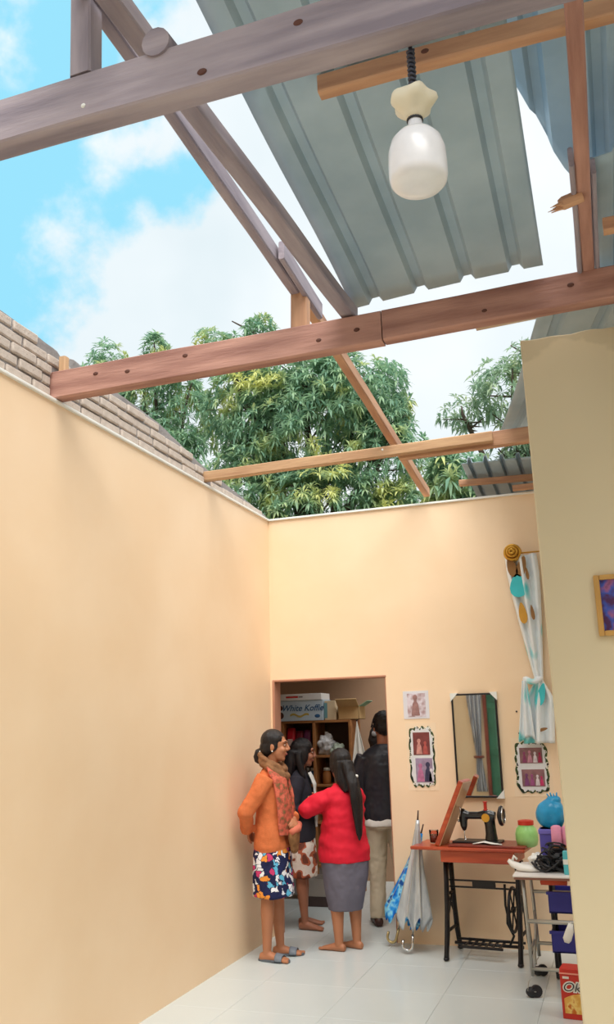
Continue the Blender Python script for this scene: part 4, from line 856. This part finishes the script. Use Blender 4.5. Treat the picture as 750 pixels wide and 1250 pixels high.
# --- woman in red, back to us, arms folded
pR = thing('person', 'barefoot woman in red top and grey skirt seen from behind', 'person', (-2.10, 6.83, 0), R(50), 'people talking at the doorway')
s = .90; b = MB()
hM = Matrix.Translation((0, .03, 1.495*s))@Matrix.Rotation(R(-8), 4, 'Z')@Matrix.Rotation(R(-4), 4, 'X')
head(b, hM, .98); b.tube([(0, -.005, 1.29*s), (0, .005, 1.38*s), (0, .02, 1.44*s)], [.055, .05, .05], 14)
b.rings_h(torso_rings([(.72, 0, -.02, .14, .11), (.85, 0, -.02, .16, .12), (1.0, 0, -.01, .14, .1), (1.2, 0, -.01, .145, .1), (1.3, 0, -.01, .10, .06), (1.34, 0, -.005, .05, .05)], s), 24)
arm_hand(b, (-.10, .0, 1.08), (-.265, .085, 1.02), (-.02, .20, 1.03), .045, (.9, .1, .1), (0, -1, 0), .5, -1)
arm_hand(b, (.10, .0, 1.08), (.195, .12, .98), (-.10, .215, 1.06), .045, (-.95, -.12, .1), (0, -1, 0), .9, 1)
legs(b, ((-.08, -.02, .8), (.08, -.02, .8)), ((-.085, .02, .44), (.085, -.0, .44)), ((-.085, .0, .075), (.08, -.02, .075)), (R(28), R(16)), s, 1.12)
b.remesh('body', SKIN_A, pR, .0058, 3); face_bits(pR, hM, .98)
h = MB(); hM3((0, -.022, .034), (.084, .098, .090)); hM3((0, -.058, -.03), (.078, .066, .085)); hM3((.06, -.02, -.01), (.025, .06, .06)); hM3((-.06, -.02, -.01), (.025, .06, .06))
h.tube([(0, -.02, 1.36), (0, -.03, 1.29), (0, -.055, 1.22), (0, -.10, 1.14)], [(.082, .075), (.085, .07), (.085, .06), (.05, .03)], 18, flat=(0, 1, 0))
h.tube([(0, -.075, 1.36), (0, -.11, 1.28), (.005, -.155, 1.20), (.01, -.178, 1.10), (.012, -.19, .96), (.015, -.192, .84), (.015, -.19, .79)], [(.055, .04), (.05, .035), (.052, .03), (.056, .028), (.045, .024), (.026, .016), (.008, .006)], 16, flat=(0, 1, 0))
h.tube([(.03, -.15, 1.24), (.06, -.165, 1.1), (.055, -.172, .92)], [.018, .016, .004], 8)
h.remesh('hair', HAIR, pR, .006, 2, lambda c: .0035*mnoise.noise(Vector((c.x*60, c.y*60, c.z*8))))
MB().box(-.045, .01, -.155, -.128, 1.245, 1.268, Matrix.Rotation(R(2), 4, 'Y')).build('hair_clip', WHITE, pR, bevel=.008)
g = MB().rings_h(torso_rings([(.70, 0, 0, .225, .182), (.76, 0, .005, .228, .188), (.86, 0, .01, .215, .178), (.98, 0, .01, .192, .16), (1.1, 0, .0, .185, .15), (1.2, 0, -.005, .175, .125), (1.28, 0, -.005, .15, .09), (1.335, 0, 0, .08, .06)], s), 30)
for sg, e, w in ((-1, (-.28, .085, 1.015), (-.07, .185, 1.025)), (1, (.205, .12, .98), (-.02, .2, 1.04))):
    g.tube([(sg*.085, -.005, 1.125), (sg*(.19 if sg < 0 else .15), .025, 1.075), e, Vector(e).lerp(Vector(w), .45), w], [.055, .074, .070, .064, .056], 14); g.ell((sg*.115, 0, 1.10), .075, 14, 10); g.ell(e, .070, 12, 8)
g.remesh('red_top', mat('red_jersey', (214, 22, 48), .8, var=.08, scale=10), pR, .008, 3, lambda c: .011*mnoise.noise(Vector((c.x*7, c.y*7, c.z*16)))+.003*mnoise.noise(c*30))
g = MB().rings_h(torso_rings([(.8, 0, 0, .19, .16), (.70, 0, 0, .21, .178), (.58, 0, .0, .20, .172), (.45, 0, .005, .175, .152), (.34, 0, .01, .152, .132), (.315, 0, .01, .147, .126), (.31, 0, .01, .13, .11)], s), 32, 2.2, .015, 5)
g.remesh('grey_skirt', mat('grey_cotton', (112, 108, 122), .85, var=.12, scale=8), pR, .008, 2, FOLD(.008))

# --- man in black jacket beyond the doorway
pM = thing('person', 'man in black jacket and khaki trousers standing with back turned beyond doorway', 'person', (-1.965, 7.66, 0), R(14), 'people talking at the doorway')
s = 1.08; b = MB()
hM = Matrix.Translation((0, .035, 1.50*s))@Matrix.Rotation(R(14), 4, 'Z')@Matrix.Rotation(R(-10), 4, 'X')
head(b, hM, 1.04); b.tube([(0, -.01, 1.29*s), (0, .0, 1.38*s), (0, .015, 1.44*s)], [.06, .056, .056], 14)
b.rings_h(torso_rings([(.75, 0, -.02, .12, .09), (.9, 0, -.02, .13, .1), (1.2, 0, -.01, .145, .1), (1.3, 0, -.01, .10, .06), (1.34, 0, -.005, .05, .05)], s), 24)
arm_hand(b, (.19, -.01, 1.36), (.245, .02, 1.08), (.12, .24, 1.05), .045, (-.5, .8, .1), (0, 0, -1), .5, 1)
arm_hand(b, (-.19, -.01, 1.36), (-.245, .02, 1.08), (-.12, .24, 1.05), .045, (.5, .8, .1), (0, 0, -1), .5, -1)
legs(b, ((-.085, -.02, .85), (.085, -.02, .85)), ((-.085, .04, .47), (.10, .02, .47)), ((-.10, .02, .075), (.11, .0, .075)), (R(8), R(-10)), s, .8, False)
b.remesh('body', SKIN_B, pM, .006, 3); face_bits(pM, hM, 1.04)
h = MB(); hM3((0, -.024, .042), (.089, .104, .094)); hM3((0, -.062, -.02), (.076, .062, .07)); hM3((.064, -.025, .0), (.022, .05, .045)); hM3((-.064, -.025, .0), (.022, .05, .045)); hM3((0, .04, .095), (.06, .06, .03))
h.remesh('hair', HAIR, pM, .006, 1, lambda c: .007*mnoise.noise(c*38))
g = MB().rings_h(torso_rings([(.78, 0, 0, .178, .138), (.83, 0, 0, .184, .145), (1.0, 0, 0, .178, .135), (1.2, 0, -.005, .182, .13), (1.28, 0, -.01, .178, .11), (1.33, 0, -.01, .13, .075), (1.365, 0, -.005, .075, .06)], s), 30)
for sg in (-1, 1):
    g.tube([(sg*.165, -.01, 1.365), (sg*.215, .0, 1.25), (sg*.25, .02, 1.08), (sg*.19, .13, 1.06), (sg*.125, .23, 1.05)], [.078, .072, .066, .06, .05], 14); g.ell((sg*.25, .02, 1.08), .066, 12, 8)
g.tube([(.07*math.sin(a), -.005+.062*math.cos(a), 1.455+.012*math.cos(a)) for a in [k*math.pi/10 for k in range(20)]], .02, 8, closed=True)
g.remesh('jacket', mat('black_leather', (40, 42, 50), .42, var=.2, scale=14), pM, .008, 3, FOLD(.009, 10))
MB().rings_h([(.80, 0, 0, .19, .15), (.84, 0, 0, .19, .15), (.9, 0, 0, .18, .14)], 30).remesh('shirt_hem', WHITE, pM, .009, 2, FOLD(.006))
g = MB().rings_h(torso_rings([(.93, 0, 0, .15, .115), (.80, 0, -.005, .165, .13), (.72, 0, -.005, .155, .12)], s), 28)
for sg, kx, ky, ax, ay in ((-1, -.085, .04, -.10, .02), (1, .10, .02, .11, 0)):
    P = [Vector((sg*.082, -.008, .84))*s, Vector((sg*.085, .01, .68))*s, Vector((kx, ky, .47))*s, Vector(((kx+ax)/2, (ky+ay)/2, .27))*s, Vector((ax, ay, .06))*s]
    g.tube(P, [.098*s, .085*s, .07*s, .062*s, .06*s], 16)
g.remesh('trousers', mat('khaki_cotton', (204, 192, 168), .85, var=.1, scale=7), pM, .008, 3, FOLD(.013, 11))
SHOE = mat('dark_shoe', (70, 44, 38), .4)
for ax, ay, yw in ((-.10, .02, 8), (.11, 0, -10)):
    q = MB(); foot(q, (ax*s, ay*s, .075*s), R(yw), s*1.12); q.build('shoe', SHOE, pM, smooth=True)
# ------------------------------------------------------------------ trees behind the house
def leaf_mat(name, dark, mid, young):
    m = bpy.data.materials.new(name); m.use_nodes = True; t = m.node_tree; b = t.nodes['Principled BSDF']
    g = N(t, 'ShaderNodeNewGeometry'); co = N(t, 'ShaderNodeTexCoord'); n = N(t, 'ShaderNodeTexNoise', Scale=1.15, Detail=2.0); t.links.new(co.outputs['Object'], n.inputs['Vector'])
    r = N(t, 'ShaderNodeValToRGB'); t.links.new(g.outputs['Random Per Island'], r.inputs['Fac'])
    r.color_ramp.elements[0].color = (*srgb(*dark), 1); r.color_ramp.elements[1].color = (*srgb(*mid), 1)
    k = N(t, 'ShaderNodeMapRange'); k.inputs['From Min'].default_value = .52; k.inputs['From Max'].default_value = .66; t.links.new(n.outputs['Fac'], k.inputs['Value'])
    x = N(t, 'ShaderNodeMix', data_type='RGBA'); t.links.new(k.outputs[0], x.inputs['Factor']); t.links.new(r.outputs['Color'], x.inputs['A']); x.inputs['B'].default_value = (*srgb(*young), 1)
    t.links.new(x.outputs['Result'], b.inputs['Base Color']); b.inputs['Roughness'].default_value = .55; b.inputs['Specular IOR Level'].default_value = .3
    tr = N(t, 'ShaderNodeBsdfTranslucent'); t.links.new(x.outputs['Result'], tr.inputs['Color']); ms = N(t, 'ShaderNodeMixShader'); ms.inputs[0].default_value = .4
    t.links.new(b.outputs[0], ms.inputs[1]); t.links.new(tr.outputs[0], ms.inputs[2]); t.links.new(ms.outputs[0], t.nodes['Material Output'].inputs['Surface'])
    return m
LEAF_A = leaf_mat('mango_leaf', (120, 162, 140), (168, 198, 158), (216, 218, 142))
LEAF_B = leaf_mat('pale_leaf', (132, 164, 142), (176, 198, 164), (206, 212, 164))
BARK = mat('bark', (96, 82, 72), .9, var=.3, scale=8, bump=.5)
def tree(name, label, base, lobes, nros, leaf, m, nleaf=11):
    t = thing(name, label, 'tree', base, 0, 'trees behind the house')
    bx0, by0, _ = base; top = max(l[2] for l in lobes)
    MB().tube([(0, 0, 0), (.05, .05, top*.3), (0, .1, top*.62)], [.22, .17, .11], 10).build('trunk', BARK, t, smooth=True)
    for l in lobes:
        c = Vector((l[0]-bx0, l[1]-by0, l[2])); st_ = Vector((0, .1, top*random.uniform(.35, .6))); mid = st_.lerp(c, .5)+Vector((0, 0, .25))
        br = MB().tube([st_, mid, c, c+Vector((random.uniform(-.4, .4), random.uniform(-.3, .3), l[5]*.6))], [.09, .06, .035, .012], 7)
        for k in range(5):
            d = Vector((random.gauss(0, 1), random.gauss(0, 1), random.gauss(.3, .6))).normalized(); p = c.lerp(mid, random.random()*.5)
            br.tube([p, p+Vector((d.x*l[3], d.y*l[4], d.z*l[5]))*.5, p+Vector((d.x*l[3], d.y*l[4], d.z*l[5]))*.9], [.025, .016, .006], 5)
        br.build('branch', BARK, t, smooth=True)
    vs = []; fs = []; vol = [l[3]*l[5] for l in lobes]; tot = sum(vol)
    for l, w in zip(lobes, vol):
        c = Vector((l[0]-bx0, l[1]-by0, l[2]))
        for k in range(int(nros*w/tot)):
            d = Vector((random.gauss(0, 1), random.gauss(0, 1), random.gauss(0, 1))).normalized(); rr = random.uniform(.45, 1.03)**.6
            p = c+Vector((d.x*l[3], d.y*l[4], d.z*l[5]))*rr; p += Vector((mnoise.noise(p*1.3), mnoise.noise(p*1.3+Vector((9, 0, 0))), mnoise.noise(p*1.3+Vector((0, 9, 0)))))*.22
            ax = (d+Vector((0, 0, .25))).normalized(); e1 = ax.orthogonal().normalized(); e2 = ax.cross(e1); a0 = random.random()*6.3
            for q in range(nleaf):
                a = a0+q*2.4; o = (e1*math.cos(a)+e2*math.sin(a)); L = leaf*random.uniform(.65, 1.15); W = L*.12
                u = (o*.85+ax*random.uniform(-.1, .7)).normalized(); tip = p+u*L+Vector((0, 0, -random.uniform(.05, .4)*L)); md = p+u*L*.5+Vector((0, 0, .02*L)); sd_ = u.cross(Vector((0, 0, 1)))
                if sd_.length < .05: sd_ = e1.copy()
                sd_.normalize(); i = len(vs)
                vs += [tuple(p), tuple(md+sd_*W+Vector((0, 0, .25*W))), tuple(tip), tuple(md-sd_*W+Vector((0, 0, .25*W))), tuple(md)]
                fs += [(i, i+1, i+4), (i+1, i+2, i+4), (i+2, i+3, i+4), (i+3, i, i+4)]
    me = bpy.data.meshes.new('foliage'); me.from_pydata(vs, [], fs); me.materials.append(m); o = bpy.data.objects.new('foliage', me); col.objects.link(o); o.parent = t; tag(o, kind='stuff')
    return t
tree('mango_tree', 'large dense mango tree in the middle behind the back wall', (-5.0, 15.2, -.16),
     [(-5.1, 15, 7.3, 1.5, 1.2, 1.35), (-6.3, 15, 7.9, .95, .9, 1.1), (-4.0, 15, 7.7, 1.0, .9, 1.0), (-6.2, 14.8, 6.3, 1.0, .9, .9), (-5.2, 15.1, 8.4, 1.0, .9, .8), (-3.6, 14.8, 6.4, .85, .8, .95), (-4.8, 14.6, 5.6, 1.5, .9, .8), (-3.5, 15, 7.2, .55, .6, .6), (-6.4, 14.8, 5.3, .8, .8, .7), (-3.3, 14.7, 5.3, .7, .7, .6), (-7.0, 15, 9.35, .4, .4, .45), (-6.15, 15, 9.55, .35, .4, .35)], 3400, .21, LEAF_A, 12)
tree('leafy_tree', 'smaller leafy tree at left rising above the brick parapet', (-9.7, 17.6, -.16),
     [(-10.12, 17.6, 9.4, 0.83, 0.77, 1.1), (-9.02, 17.6, 9.29, 0.55, 0.66, 1.21), (-9.46, 17.38, 8.09, 0.99, 0.77, 0.88), (-8.69, 17.16, 7.09, 0.88, 0.77, 0.66), (-11.22, 17.6, 10.18, 0.77, 0.66, 0.99), (-9.85, 17.6, 10.73, 0.44, 0.44, 0.66)], 1400, .22, LEAF_A)
tree('sparse_tree', 'sparse pale tree against white sky at right behind the partition', (-1.4, 16.5, -.16),
     [(-1.3, 16.5, 8.0, .85, .7, .75), (-.8, 16.5, 7.0, .8, .7, .7), (-2.3, 16.5, 7.75, .5, .5, .3), (-1.5, 16.5, 6.7, .7, .6, .5), (-.9, 16.4, 8.7, .35, .5, .35), (-.6, 16.4, 6.0, .7, .6, .6)], 560, .22, LEAF_B, 9)
tree('mango_sapling', 'young mango tree top just above the back wall right of rafter', (-2.05, 13.0, -.16),
     [(-1.95, 13, 5.25, .55, .5, .55), (-1.6, 13, 4.9, .4, .4, .45), (-2.3, 13, 4.8, .4, .4, .4)], 330, .26, LEAF_A)

bpy.data.scenes.remove(BAKE)
